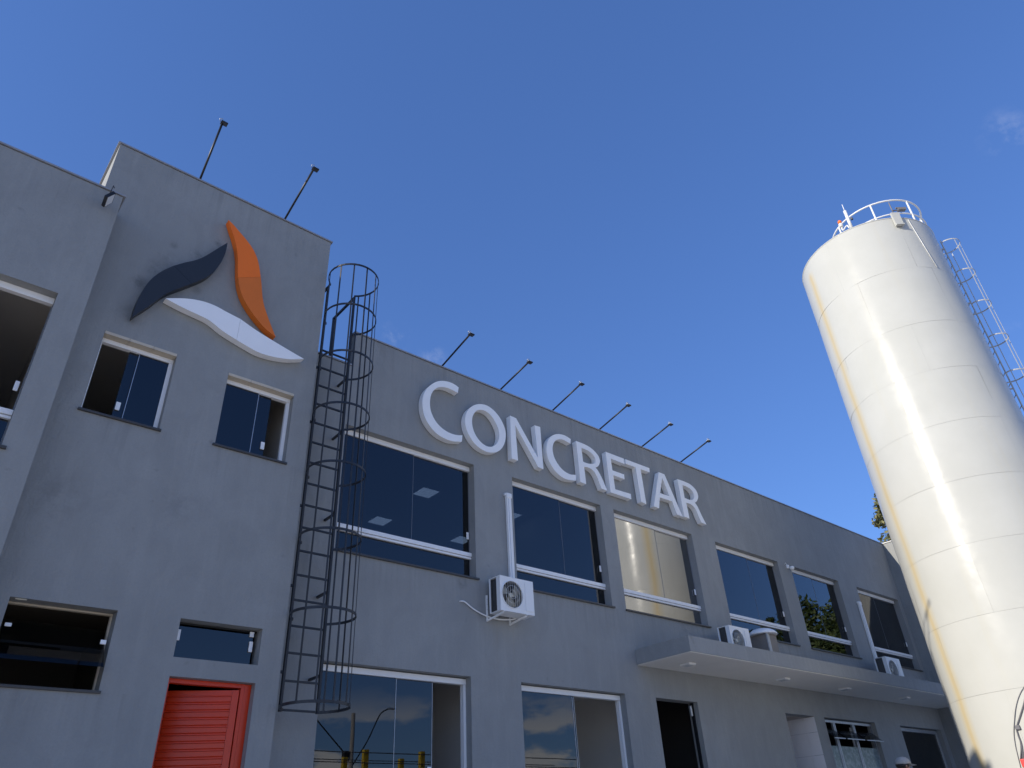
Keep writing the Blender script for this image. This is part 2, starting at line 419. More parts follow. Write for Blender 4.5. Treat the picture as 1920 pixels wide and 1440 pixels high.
def spline(pts, n=5, closed=False):
    if len(pts) < 3: return list(pts)
    out = []; k = len(pts)
    for i in range(k if closed else k - 1):
        p1, p2 = pts[i], pts[(i + 1) % k]
        p0 = pts[i - 1] if (closed or i > 0) else tuple(2 * a - b for a, b in zip(p1, p2))
        p3 = pts[(i + 2) % k] if (closed or i + 2 < k) else tuple(2 * b - a for a, b in zip(p1, p2))
        for j in range(n):
            t = j / n
            out.append(tuple(0.5 * (2 * b + (c - a) * t + (2 * a - 5 * b + 4 * c - d) * t * t + (3 * b - a - 3 * c + d) * t ** 3) for a, b, c, d in zip(p0, p1, p2, p3)))
    if not closed: out.append(tuple(pts[-1]))
    return out


# ------------------------------------------------------------------ ground
g = MB(); g.quad([(-900, -900, 0), (900, -900, 0), (900, 900, 0), (-900, 900, 0)])
gr = g.build('ground', 'ground'); gr['kind'] = 'structure'

# ------------------------------------------------------------------ the building
B = thing('office_building', 'long grey plastered two storey office building with taller tower and dark glass windows', 'building', (11.0, 2.0, 0.0))


def wall_grid(mb, x0, x1, z0, z1, yf, yb, holes, mi=0):
    xs = sorted({x0, x1, *[h[0] for h in holes], *[h[1] for h in holes]}); zs = sorted({z0, z1, *[h[2] for h in holes], *[h[3] for h in holes]})
    xs = [x for x in xs if x0 <= x <= x1]; zs = [z for z in zs if z0 <= z <= z1]
    def solid(i, j):
        if i < 0 or j < 0 or i >= len(xs) - 1 or j >= len(zs) - 1: return False
        cx, cz = (xs[i] + xs[i + 1]) / 2, (zs[j] + zs[j + 1]) / 2
        return not any(h[0] < cx < h[1] and h[2] < cz < h[3] for h in holes)
    vc = {}
    def V(i, j, y):
        k = (i, j, y)
        if k not in vc: vc[k] = mb.bm.verts.new((xs[i], y, zs[j]))
        return vc[k]
    for i in range(len(xs) - 1):
        for j in range(len(zs) - 1):
            if not solid(i, j): continue
            fs = [(V(i, j, yf), V(i + 1, j, yf), V(i + 1, j + 1, yf), V(i, j + 1, yf)), (V(i, j, yb), V(i, j + 1, yb), V(i + 1, j + 1, yb), V(i + 1, j, yb))]
            if not solid(i - 1, j): fs.append((V(i, j, yf), V(i, j + 1, yf), V(i, j + 1, yb), V(i, j, yb)))
            if not solid(i + 1, j): fs.append((V(i + 1, j, yf), V(i + 1, j, yb), V(i + 1, j + 1, yb), V(i + 1, j + 1, yf)))
            if not solid(i, j - 1): fs.append((V(i, j, yf), V(i, j, yb), V(i + 1, j, yb), V(i + 1, j, yf)))
            if not solid(i, j + 1): fs.append((V(i, j + 1, yf), V(i + 1, j + 1, yf), V(i + 1, j + 1, yb), V(i, j + 1, yb)))
            for f in fs: mb.bm.faces.new(f).material_index = mi


TH = 0.22
XT0, XT1, XL1, XR = 0.47, 3.77, 0.676, 23.3      # tower left/right, left wing right end, return wall
YT, YL = -0.45, -0.85                            # fronts of tower and left wing (main wall front is y = 0)
ZP, ZPT, ZPL, ZLOW = 8.15, 9.40, 8.12, 7.47      # parapet heights
WZ0, WZ1, WTR = 4.375, 6.384, 4.775
MW = [(4.56, 7.07), (7.94, 10.25), (10.63, 13.17), (14.03, 16.60), (17.19, 19.55), (20.57, 23.08)]
DOORZ = 2.874
holes = [(a, b, WZ0, WZ1) for a, b in MW]
D1, D2, D3, NI, LW_, D4 = (4.52, 6.93), (7.91, 10.30), (11.12, 12.33), (15.35, 16.52), (16.94, 19.31), (20.65, 23.04)
holes += [(*D1, 0, DOORZ), (*D2, 0, DOORZ), (*D3, 0, 2.865), (*NI, 0, 2.84), (*LW_, 0.9, 2.84), (*D4, 0, 2.84)]
m = MB(); wall_grid(m, XT1 - 0.1, XR, 0, ZLOW, 0, TH, holes); m.build('wall', 'wall', B)
m = MB(); m.box((4.60, 0, ZLOW), (XR, 0.16, ZP)); m.build('parapet', 'wall', B)
TWH = [(0.99, 1.86, 5.22, 6.335), (2.54, 3.49, 5.23, 6.315), (2.54, 3.49, 2.635, 3.045), (2.54, 3.49, 0, 2.44), (0.90, 1.89, 2.245, 3.04)]
m = MB(); wall_grid(m, XT0, XT1, 0, ZPT, YT, YT + TH, TWH); m.build('wall', 'wall', B)
LWH = [(-2.1, 0.375, WZ0, 6.355)]
m = MB(); wall_grid(m, -9.0, XL1, 0, ZPL, YL, YL + TH, LWH); m.build('wall', 'wall', B)
m = MB(); m.box((XT0, YT + TH, 0), (XT0 + 0.2, 5.5, ZPT)); m.build('side_wall', 'wall', B)
m = MB(); m.box((XT1 - 0.2, YT + TH, 0), (XT1, 5.5, ZPT)); m.build('side_wall', 'wall', B)
m = MB(); m.box((XT0 + .2, 5.3, 0), (XT1 - .2, 5.5, ZPT)); m.build('back_wall', 'wall', B)
m = MB(); m.box((XL1 - 0.2, YL + TH, 0), (XL1, YT - 0.002, ZPL)); m.build('side_wall', 'wall', B)
m = MB(); m.box((-9.0, YL + TH, 0), (-8.8, 8, ZPL)); m.build('side_wall', 'wall', B)
m = MB(); m.box((XR, -1.36, 0), (XR + 0.22, 8, ZP)); m.build('side_wall', 'wall', B)
m = MB(); m.box((-8.8, 7.8, 0), (XR, 8, ZP - .3)); m.build('back_wall', 'wall', B)
m = MB(); m.box((XT1, TH, 7.05), (XR, 7.8, 7.25)); m.box((XT0 + .2, YT + TH, 8.7), (XT1 - .2, 5.3, 8.9)); m.box((-8.8, YL + TH, 7.05), (XT0, 7.8, 7.25)); m.build('roof', 'roof', B)


def coping(a, b, z, side=False):
    m = MB()
    m.box((a[0], a[1], z + 0.010), (b[0], b[1], z + 0.034)); return m.build('coping', 'coping', B)
coping((4.575, -0.018), (XR - 0.03, 0.19), ZP)
coping((XT1 + .002, -0.018), (4.57, TH + .02), ZLOW - 0.03 + 0.03)
coping((XT0 - 0.03, YT - 0.018), (XT1 + 0.03, YT + TH + 0.02), ZPT)
coping((XT0 - 0.03, YT + TH + .022), (XT0 + .22, 5.5), ZPT)
coping((XT1 - .22, YT + TH + .022), (XT1 + .03, 5.5), ZPT)
coping((-9.0, YL - 0.018), (XL1 + 0.03, YL + TH + 0.02), ZPL)
coping((XL1 - .22, YL + TH + .022), (XL1 + .03, YT - 0.004), ZPL)
coping((XR - .025, -1.39), (XR + .245, 8), ZP)

# rooms behind the openings (one shell each)
def room(x0, x1, y0, y1, z0, z1, mat='inner'):
    m = MB(); P = lambda a, b, c: (a, b, c)
    m.quad([(x0, y0, z0), (x1, y0, z0), (x1, y1, z0), (x0, y1, z0)]); m.quad([(x0, y0, z1), (x0, y1, z1), (x1, y1, z1), (x1, y0, z1)])
    m.quad([(x0, y1, z0), (x1, y1, z0), (x1, y1, z1), (x0, y1, z1)])
    m.quad([(x0, y0, z0), (x0, y1, z0), (x0, y1, z1), (x0, y0, z1)]); m.quad([(x1, y0, z0), (x1, y0, z1), (x1, y1, z1), (x1, y1, z0)])
    return m.build('interior', mat, B)
yb = TH + 0.003
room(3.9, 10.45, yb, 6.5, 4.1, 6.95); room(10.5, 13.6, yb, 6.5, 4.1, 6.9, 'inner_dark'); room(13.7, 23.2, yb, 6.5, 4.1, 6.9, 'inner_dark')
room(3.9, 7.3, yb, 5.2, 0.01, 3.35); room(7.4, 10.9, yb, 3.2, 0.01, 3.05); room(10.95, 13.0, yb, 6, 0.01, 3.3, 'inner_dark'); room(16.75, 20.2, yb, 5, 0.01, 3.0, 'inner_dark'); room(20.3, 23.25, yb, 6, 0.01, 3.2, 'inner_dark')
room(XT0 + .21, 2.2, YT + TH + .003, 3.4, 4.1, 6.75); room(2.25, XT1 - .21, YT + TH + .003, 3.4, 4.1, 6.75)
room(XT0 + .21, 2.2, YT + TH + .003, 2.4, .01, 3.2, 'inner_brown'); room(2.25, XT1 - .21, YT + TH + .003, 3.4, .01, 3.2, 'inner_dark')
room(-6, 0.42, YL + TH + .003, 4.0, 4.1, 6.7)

# moulding in the room behind the open glass door
m = MB(); m.box((7.41, 3.02, 2.72), (10.89, 3.18, 3.04), 0.02); m.build('cornice', 'inner_dark', B)

# ---- canopy slab
m = MB(); m.box((10.72, -1.22, 3.395), (XR - .002, -0.002, 3.655)); cn = m.build('canopy', 'wall', B)
m = MB(); m.box((10.735, -1.205, 3.381), (XR - .004, -0.004, 3.393)); m.build('soffit', 'white_soffit', cn)


# ---- windows
def latch(p, parent, s=0.03, h=0.07, name='latch'):
    m = MB(); m.box((p[0] - s, p[1] - 0.02, p[2] - h), (p[0] + s, p[1] - 0.002, p[2] + h), 0.006); m.build(name, 'alu', parent)


def window(x0, x1, z0, z1, yf, transom=WTR, split=0.56, mat='glass', sill=True, half_open=False):
    yr = yf + 0.125                                   # front of the frame
    f = MB()
    f.box((x0 + .002, yr, z1 - 0.085), (x1 - .002, yr + 0.07, z1 - .002), 0.006)
    fr = f.build('window', 'alu', B)
    xs = x0 + (x1 - x0) * split
    f = MB(); f.box((x1 - 0.010, yr + .03, z0 + .002), (x1 - .002, yr + 0.06, z1 - 0.087)); f.build('side_frame', 'frame_grey', fr)
    f = MB(); f.box((x0 + .002, yr + .012, z0 + .002), (x0 + 0.016, yr + 0.06, z1 - 0.087)); f.build('side_frame', 'frame_grey', fr)
    f = MB(); f.box((x0 + .026, yr + .012, z0 + .002), (x1 - .014, yr + .06, z0 + .02)); f.build('bottom_rail', 'alu', fr)
    zt = transom if transom else z0 + .03
    for a, b_, dy in ((x0 + .02, xs + 0.03, 0.0), (xs - 0.01, x1 - 0.012, 0.016))[:1 if half_open else 2]:
        p = MB(); p.box((a, yr + .028 + dy, zt), (b_, yr + .036 + dy, z1 - .08)); p.build('pane', mat, fr)
    m = MB(); m.box((xs + .026, yr + .024, zt), (xs + .0305, yr + .0275, z1 - .085)); m.build('pane_edge', 'seam_grey', fr)
    if transom:
        p = MB(); p.box((x0 + .02, yr + .036, z0 + .015), (x1 - .012, yr + .044, zt - .01)); p.build('pane', mat, fr)
        t = MB(); t.box((x0 + .002, yr - 0.02, zt - 0.022), (x1 - .002, yr + .026, zt + 0.042), 0.005); t.box((x0 + .002, yr - 0.008, zt - 0.062), (x1 - .002, yr + .034, zt - 0.030), 0.004); t.build('transom', 'alu', fr)
        latch((x1 - .055, yr + .028, zt + .34), fr, 0.022, 0.06)
    if sill:
        s = MB(); s.box((x0 - 0.02, yf - 0.035, z0 - 0.032), (x1 + 0.045, yr + .0, z0 - 0.002), 0.004); s.build('sill', 'stone', fr)
    return fr


for i, (a, b_) in enumerate(MW):
    window(a, b_, WZ0, WZ1, 0.0, split=(0.53, 0.55, 0.55, 0.54, 0.5, 0.47)[i], mat='glass_boosted' if i == 2 else 'glass')
window(-2.1, 0.375, WZ0, 6.355, YL, transom=4.80, split=0.74, half_open=True)

# tower windows: sliding panes left half open, beige stone lining over the head
def tower_window(x0, x1, z0, z1, open_left):
    yr = YT + 0.10
    f = MB(); f.box((x0 + .002, yr, z1 - 0.10), (x1 - .002, yr + .07, z1 - .042), 0.005)
    f.box((x0 + .002, yr + .01, z0 + .002), (x0 + .022, yr + .06, z1 - .102)); f.box((x1 - .05, yr + .01, z0 + .002), (x1 - .002, yr + .06, z1 - .102))
    fr = f.build('window', 'alu', B)
    n = 3; L = (x1 - x0 - .004) / n
    for i in range(n):
        s = MB(); s.box((x0 + .002 + i * L + .002, YT - 0.004, z1 - .040), (x0 + .002 + (i + 1) * L - .002, yr + .07, z1 - .002)); s.build('lintel_slab', 'beige', fr)
    W = x1 - x0
    if open_left: spans = ((x0 + W * .53, x1 - .05, 0.0), (x0 + W * .40, x1 - W * .18, 0.018)); lx = x0 + W * .44
    else: spans = ((x0 + .02, x0 + W * .52, 0.0), (x0 + W * .20, x0 + W * .72, 0.018)); lx = x0 + W * .69
    for a, b_, dy in spans:
        p = MB(); p.box((a, yr + .02 + dy, z0 + .01), (b_, yr + .028 + dy, z1 - .09)); p.build('pane', 'glass', fr)
    e = spans[0][0] if open_left else spans[0][1]
    m = MB(); m.box((e - .004, yr + .012, z0 + .01), (e + .004, yr + .0195, z1 - .10)); m.build('pane_edge', 'galv', fr)
    latch((lx, yr + .036, z0 + .22), fr, 0.026, 0.055)
    s = MB(); s.box((x0 - .03, YT - .03, z0 - .03), (x1 + .02, yr, z0 - .002), .004); s.build('sill', 'stone', fr)
tower_window(*TWH[0], True); tower_window(*TWH[1], False)

# fanlight over the red door
x0, x1, z0, z1 = TWH[2]; yr = YT + .13
f = MB(); f.box((x0 + .002, yr + .03, z1 - .02), (x1 - .002, yr + .06, z1 - .002)); f.box((x0 + .002, yr + .03, z0 + .002), (x1 - .002, yr + .06, z0 + .014)); fl = f.build('window', 'black', B)
p = MB(); p.box((x0 + .004, yr, z0 + .02), (x1 - .05, yr + .008, z1 - .05)); p.build('pane', 'glass', fl)
latch((x0 + .04, yr, z0 + .26), fl, .022, .06); latch((x1 - .07, yr, z0 + .22), fl, .022, .06); latch((x1 - .075, yr, z0 + .36), fl, .025, .03)

# low awning window beside it, pane tipped out
x0, x1, z0, z1 = TWH[4]; yr = YT + .165
f = MB(); f.box((x0 + .002, yr, z1 - .02), (x1 - .002, yr + .05, z1 - .002)); f.box((x1 - .02, yr, z0 + .002), (x1 - .002, yr + .05, z1 - .022)); aw = f.build('window', 'beige', B)
def tilted(x0, x1, zt, zb, yt, yb_, th=.008):
    p = MB(); p.quad([(x0, yt, zt), (x1, yt, zt), (x1, yb_, zb), (x0, yb_, zb)])
    r = bmesh.ops.solidify(p.bm, geom=p.bm.faces[:], thickness=th); return p
tilted(x0 + .02, x1 - .045, z1 - .17, z0 + .19, yr + .02, YT - .17).build('pane', 'glass_dark', aw)
latch((x1 - .07, YT + .0, z0 + .46), aw, .028, .022); latch((x0 + .07, yr - .03, z0 + .56), aw, .03, .018)
s = MB(); s.box((x0 - .02, YT - .025, z0 - .03), (x1 + .02, yr, z0 - .002), .004); s.build('sill', 'stone', aw)
m = MB(); m.box((x0 + .05, YT + .02, z1 - .012), (x0 + .15, YT + .045, z1 - .0015)); m.build('label_sticker', 'plastic_old', aw)

# ---- red ribbed metal door, ajar
x0, x1, z0, z1 = TWH[3]; yr = YT + .10
f = MB(); f.box((x0 + .002, yr, 0.01), (x0 + .04, yr + .08, z1 - .002)); f.box((x1 - .12, yr, .01), (x1 - .08, yr + .08, z1 - .002)); f.box((x0 + .042, yr, z1 - .045), (x1 - .122, yr + .08, z1 - .002)); f.box((x1 - .078, yr, .01), (x1 - .002, yr + .04, z1 - .003))
rd = f.build('door', 'red', B)
hx, hy, Lw = x1 - .125, yr + .02, (x1 - .125) - (x0 + .045)
ang = R(27); dx, dy = -math.cos(ang), math.sin(ang); nx, ny = -dy, dx      # leaf runs left and inward
nx, ny = -math.sin(ang), -math.cos(ang)
def leafpt(s, t, z): return (hx + dx * s + nx * t, hy + dy * s + ny * t, z)
def leafbox(mb, s0, s1, t0, t1, z0_, z1_, slope=0.0):
    v = [mb.bm.verts.new(leafpt(s, t, z)) for s in (s0, s1) for t, z in ((t0, z0_), (t1, z0_ + slope), (t1, z1_ - slope), (t0, z1_))]
    for q in ((0, 1, 2, 3), (7, 6, 5, 4), (0, 4, 5, 1), (1, 5, 6, 2), (2, 6, 7, 3), (3, 7, 4, 0)): mb.bm.faces.new([v[i] for i in q])
m = MB(); leafbox(m, 0, Lw, 0, .018, .03, z1 - .07); leafbox(m, 0.0, .07, .0185, .034, .03, z1 - .07); leafbox(m, Lw - .03, Lw, .0185, .034, .03, z1 - .07); leafbox(m, .072, Lw - .032, .0185, .030, z1 - .12, z1 - .07)
lf = m.build('door_leaf', 'red', rd)
k = 0; z = z1 - .125
while z > .1:
    m = MB(); leafbox(m, .074, Lw - .034, .0185, .034, z - .072, z - .006, .010); m.build('door_slat', 'red', rd); z -= .078
m = MB(); m.tube([leafpt(Lw - .06, .04, 1.05), leafpt(Lw - .06, .075, 1.05), leafpt(Lw - .17, .075, 1.05)], .009, 8); m.build('handle', 'galv', rd)

# ---- glass doors on the ground floor
def glass_door(x0, x1, panes, gap_edge):
    yr = 0.12
    f = MB(); f.box((x0 + .002, yr, DOORZ - .095), (x1 - .002, yr + .09, DOORZ - .015), .006)
    f.box((x1 - .045, yr + .01, .01), (x1 - .002, yr + .05, DOORZ - .097)); f.box((x1 - .045, yr + .056, .01), (x1 - .002, yr + .09, DOORZ - .097))
    fr = f.build('door', 'alu', B)
    for i, (a, b_) in enumerate(panes):
        p = MB(); p.box((a, yr + .03 + .02 * i, .02), (b_, yr + .04 + .02 * i, DOORZ - .09)); p.build('pane', 'glass', fr)
        m = MB(); m.box((b_ - .008, yr + .024 + .02 * i, .02), (b_ - .001, yr + .0295 + .02 * i, DOORZ - .10)); m.build('pane_edge', 'galv', fr)
    latch((panes[-1][1] - .05, yr + .05, 1.62), fr, .03, .075, 'handle')
    return fr
glass_door(*D1, [(D1[0] + .01, 5.74), (5.70, 6.36)], 6.36)
glass_door(*D2, [(D2[0] + .01, 9.14), (9.0, 9.20)], 9.2)
# plain dark doorway with a door closer
m = MB(); m.box((D3[1] - .03, .10, .01), (D3[1] - .002, .16, 2.86)); d3 = m.build('door_frame', 'black', B)
m = MB(); m.box((12.17, .06, 2.62), (12.22, .10, 2.80), .01); m.tube([(12.2, .08, 2.78), (12.28, .12, 2.82)], .012, 6); m.build('door_closer', 'galv', d3)
m = MB(); m.box((D4[0] + .002, .12, 2.74), (D4[1] - .002, .18, 2.825), .005); m.box((D4[1] - .05, .12, .01), (D4[1] - .002, .18, 2.738)); d4 = m.build('door_frame', 'galv', B)
m = MB(); m.box((D4[0] + .01, .15, .02), (D4[1] - .052, .16, 2.735)); m.build('pane', 'glass', d4)

# ---- tiled passage
m = MB(); m.box((NI[1] + .008, TH + .002, 0.01), (NI[1] + .03, 3.0, 2.9)); m.box((NI[1] + .008, 0.004, 0.01), (NI[1] + .03, TH, 2.835)) if False else None
m.box((NI[0] - .1, 3.0, .01), (NI[1] + .03, 3.1, 2.9)); m.box((NI[0] - .12, TH + .003, 0.01), (NI[0] - .1, 3.0, 2.9)); m.box((NI[0] - .12, TH + .003, 2.9), (NI[1] + .03, 3.1, 2.95))
pw = m.build('passage_wall', 'grout', B)
ty0, tz0, tw, th_ = -0.0, 2.83, 0.30, 0.455
ys = [TH + .004, .27, .60, .93, 1.26]
tcol = [(.006, .268)] + [(.272 + .33 * i, .598 + .33 * i) for i in range(5)]
tz = [2.834]
zz = 2.525
while zz > 0.1: tz.append(zz); zz -= .45
tz.append(.012)
for a, b_ in tcol:
    for zt, zb in zip(tz, tz[1:]):
        m = MB(); m.box((NI[1] - .008, a, zb + .003), (NI[1] - .001 if a < TH else NI[1] + .006, b_ if b_ < TH or a > TH else b_, zt - .003)); m.build('tile', 'tile', pw)

# ---- three-light low window with tipped awning panes
x0, x1, z0, z1 = LW_[0], LW_[1], .9, 2.84; yr = .10
f = MB(); f.box((x0 + .002, yr, z1 - .075), (x1 - .002, yr + .05, z1 - .02), .004)
mul = [17.50, 18.40]
for xm in mul:
    f.box((xm - .05, yr, z0 + .002), (xm - .012, yr + .05, z1 - .077)); f.box((xm + .012, yr, z0 + .002), (xm + .05, yr + .05, z1 - .077))
f.box((x1 - .04, yr, z0 + .002), (x1 - .002, yr + .05, z1 - .077)); f.box((x0 + .002, yr, z0 + .002), (x0 + .03, yr + .05, z1 - .077))
lw = f.build('window', 'galv', B)
bays = [(x0 + .032, mul[0] - .052), (mul[0] + .052, mul[1] - .052), (mul[1] + .052, x1 - .042)]
for a, b_ in bays:
    p = MB(); p.box((a, yr + .02, z0 + .01), (b_, yr + .028, 2.285)); p.build('pane', 'frosted', lw)
    tilted(a, b_, 2.62, 2.42, yr + .02, yr - .20).build('pane', 'glass_light', lw)
    m = MB(); m.bar((a, yr - .205, 2.412), (b_, yr - .205, 2.412), .02, .02); m.build('pane_rail', 'galv', lw)
m = MB(); m.box((x1 - .32, .5, 1.9), (x1 - .05, .52, 2.78)); m.build('blind', 'plastic', lw)

# ---- ceiling light panels seen through the dark glass
for i, (px, py, lab) in enumerate(((7.74, 2.46, 'square ceiling light panel behind the glass, upper one of the widest window'), (7.76, 4.28, 'square ceiling light panel behind the glass, lowest one on the left of the widest window'), (9.98, 4.24, 'square ceiling light panel behind the glass at right edge of the widest window'), (9.98, 2.46, 'square ceiling light panel behind the glass beside the white pipe duct'))):
    o = thing('ceiling_light', lab, 'ceiling light', (px, py, 6.93), 'ceiling light panels')
    m = MB(); m.box((px - .20, py - .20, 6.932), (px + .20, py + .20, 6.949)); m.build('housing', 'plastic', o)
    m = MB(); m.box((px - .192, py - .192, 6.926), (px + .192, py + .192, 6.931)); m.build('diffuser', 'panel', o)

# ------------------------------------------------------------------ sign letters
def px(pts, ox, oy, s, y):
    out = []
    for u, v in pts:
        p = WY(ox + u / s, oy + v / s, y); out.append((p.x, p.z))
    return out


YLF, YLB = -0.128, -0.012
A_, B_, C_, D_ = (770, 700, 9.6), (930, 760, 9.6), (1050, 810, 9.6), (1160, 850, 32 / 3)
def S_(*p): return ('s', p)
def P_(*p): return ('p', p)
LET = [
 ('C', A_, [S_((865,255),(800,205),(720,165),(640,143),(550,135),(470,150),(390,190),(320,245),(265,315),(228,400),(212,500),(215,610),(235,720),(275,830),(330,925),(400,1015),(480,1090),(570,1150),(680,1200),(780,1225),(920,1230)),
            S_((932,1115),(830,1110),(720,1080),(610,1020),(520,945),(450,860),(395,760),(360,660),(347,560),(352,460),(375,370),(425,295),(490,255),(570,245),(650,258),(730,290),(850,352))], None,
  'largest white letter C at the start of the sign'),
 ('O', A_, [('c', ((1240,553),(1340,567),(1430,612),(1520,690),(1600,790),(1660,900),(1700,1010),(1712,1110),(1700,1220),(1660,1320),(1590,1395),(1500,1424),(1400,1420),(1300,1380),(1200,1310),(1110,1210),(1045,1100),(1000,990),(980,880),(985,780),(1015,690),(1070,620),(1150,570)))],
  ((1250,655),(1330,672),(1400,715),(1470,790),(1530,890),(1575,990),(1595,1090),(1588,1180),(1560,1250),(1510,1300),(1450,1322),(1370,1310),(1290,1260),(1215,1180),(1155,1080),(1120,980),(1105,880),(1112,790),(1140,725),(1185,675)),
  'white letter O, second letter of the sign'),
 ('N', B_, [P_((255,185),(362,232),(757,945),(695,358),(795,390),(855,1150),(760,1110),(345,350),(397,995),(285,955))], None, 'white letter N in the sign, between letter O and the smaller C'),
 ('C', B_, [S_((1345,608),(1290,570),(1220,535),(1140,518),(1060,525),(990,560),(945,615),(920,690),(910,780),(920,880),(950,985),(1000,1085),(1060,1175),(1140,1255),(1230,1315),(1330,1345),(1440,1355)),
            S_((1440,1250),(1350,1245),(1260,1205),(1180,1140),(1110,1050),(1060,960),(1030,870),(1018,780),(1030,700),(1065,640),(1120,612),(1190,615),(1260,645),(1340,690))], None, 'smaller white letter C in the sign, right after the N'),
 ('R', C_, [S_((290,160),(380,195),(470,235),(560,290),(640,365),(695,440),(720,520),(708,580),(680,620),(635,635)), S_((637,637),(680,690),(720,760),(770,860),(855,1060)),
            S_((750,1020),(700,890),(660,790),(610,710),(560,665),(500,635),(435,625)), P_((472,938),(370,900))],
  ((385,285),(450,310),(520,345),(580,395),(625,455),(640,510),(630,555),(590,572),(520,570),(460,552),(415,530)), 'white letter R in the middle of the sign, before the E'),
 ('E', C_, [P_((820,355),(1150,480),(1158,575),(912,478),(945,690),(1155,765),(1162,850),(958,775),(995,1030),(1275,1115),(1285,1210),(912,1085))], None, 'white letter E in the sign'),
 ('T', C_, [P_((1180,490),(1608,650),(1615,725),(1450,668),(1555,1300),(1462,1255),(1362,635),(1182,570))], None, 'white letter T in the sign'),
 ('A', D_, [P_((800,375),(915,420),(1280,1265),(1170,1225),(1072,962),(822,880),(810,1100),(705,1060))], ((870,485),(1020,862),(830,795)), 'white letter A in the sign'),
 ('R', D_, [S_((1175,515),(1250,540),(1340,575),(1430,620),(1510,690),(1560,760),(1590,850),(1580,920),(1555,965),(1525,985)), S_((1527,988),(1570,1050),(1610,1130),(1660,1240),(1755,1425)),
            S_((1660,1385),(1600,1260),(1560,1160),(1520,1090),(1460,1030),(1400,1000),(1352,985)), P_((1418,1305),(1315,1265))],
  ((1275,635),(1340,655),(1410,695),(1465,745),(1500,805),(1510,870),(1495,915),(1450,935),(1390,920),(1320,890)), 'white letter R at the right end of the sign'),
]
for ch, z_, runs, hole, lab in LET:
    pts = []
    for k, r_ in runs:
        pts += spline(r_, 4, True) if k == 'c' else (spline(r_, 4) if k == 's' else list(r_))
    loop = px(pts, *z_, YLF)
    hl = []
    if hole:
        h = hole if len(hole) == 3 else (spline(hole, 4, True) if ch == 'O' else spline(hole, 4) )
        hl = [px(h, *z_, YLF)]
    m = MB(); m.prism(loop, hl, YLF, YLB)
    o = m.build('sign_letter', 'letter'); tag(o, lab, 'letter', 'letters of the wall sign')

# ------------------------------------------------------------------ logo blades on the tower
LOGO = (230, 400, 16 / 3); yl0, yl1 = YT - 0.125, YT - 0.012
def blade(name, label, up, low, cut_u, cut_l, mats):
    """up and low edges both run from tip to tip; split into two panels at the seam"""
    o = thing(name, label, 'logo sign', WY(LOGO[0] + up[0][0] / LOGO[2], LOGO[1] + up[0][1] / LOGO[2], YT), 'three curved pieces of the wall logo')
    for half in (0, 1):
        if half == 0: pts = spline(up[:cut_u + 1], 5) + spline(low[:cut_l + 1], 5)[::-1]
        else: pts = spline(up[cut_u:], 5) + spline(low[cut_l:], 5)[::-1]
        q = []
        for p in pts:
            if not q or (abs(p[0] - q[-1][0]) + abs(p[1] - q[-1][1])) > .5: q.append(p)
        if abs(q[0][0] - q[-1][0]) + abs(q[0][1] - q[-1][1]) < .5: q.pop()
        c = (sum(p[0] for p in q) / len(q), sum(p[1] for p in q) / len(q))
        q = [(p[0] + (c[0] - p[0]) * .003, p[1] + (c[1] - p[1]) * .003) for p in q]
        m = MB(); m.prism(px(q, *LOGO, yl0), [], yl0, yl1); m.build('panel', mats[half], o)
blade('logo_blade', 'dark charcoal S-curved logo piece on the tower wall',
      [(95,1040),(120,950),(150,870),(190,790),(240,710),(300,645),(380,585),(470,540),(515,522),(620,492),(720,470),(800,440),(880,395),(960,345),(1050,292)],
      [(95,1040),(160,993),(260,930),(370,848),(430,806),(520,766),(640,722),(690,703),(770,672),(850,632),(920,575),(980,498),(1020,418),(1040,350),(1050,292)], 8, 7, ('navy', 'navy'))
blade('logo_blade', 'orange curved logo piece on the tower wall',
      [(1060,65),(1110,115),(1170,185),(1230,255),(1290,335),(1330,410),(1360,500),(1381,636),(1390,720),(1395,800),(1410,900),(1440,1000),(1480,1110),(1530,1235)],
      [(1060,65),(1085,150),(1115,240),(1140,340),(1152,440),(1152,540),(1155,640),(1165,720),(1195,820),(1240,910),(1300,1000),(1370,1090),(1440,1165),(1530,1235)], 7, 6, ('orange', 'orange2'))
blade('logo_blade', 'white curved logo piece lying below the other two on the tower wall',
      [(430,850),(530,848),(640,852),(740,865),(840,890),(940,930),(1040,985),(1180,1057),(1280,1130),(1400,1210),(1540,1295),(1700,1390),(1815,1456)],
      [(430,850),(530,905),(650,965),(760,1015),(850,1060),(920,1110),(1000,1175),(1140,1266),(1240,1325),(1350,1385),(1450,1420),(1560,1445),(1680,1459),(1815,1456)], 7, 7, ('logo_white', 'logo_white'))

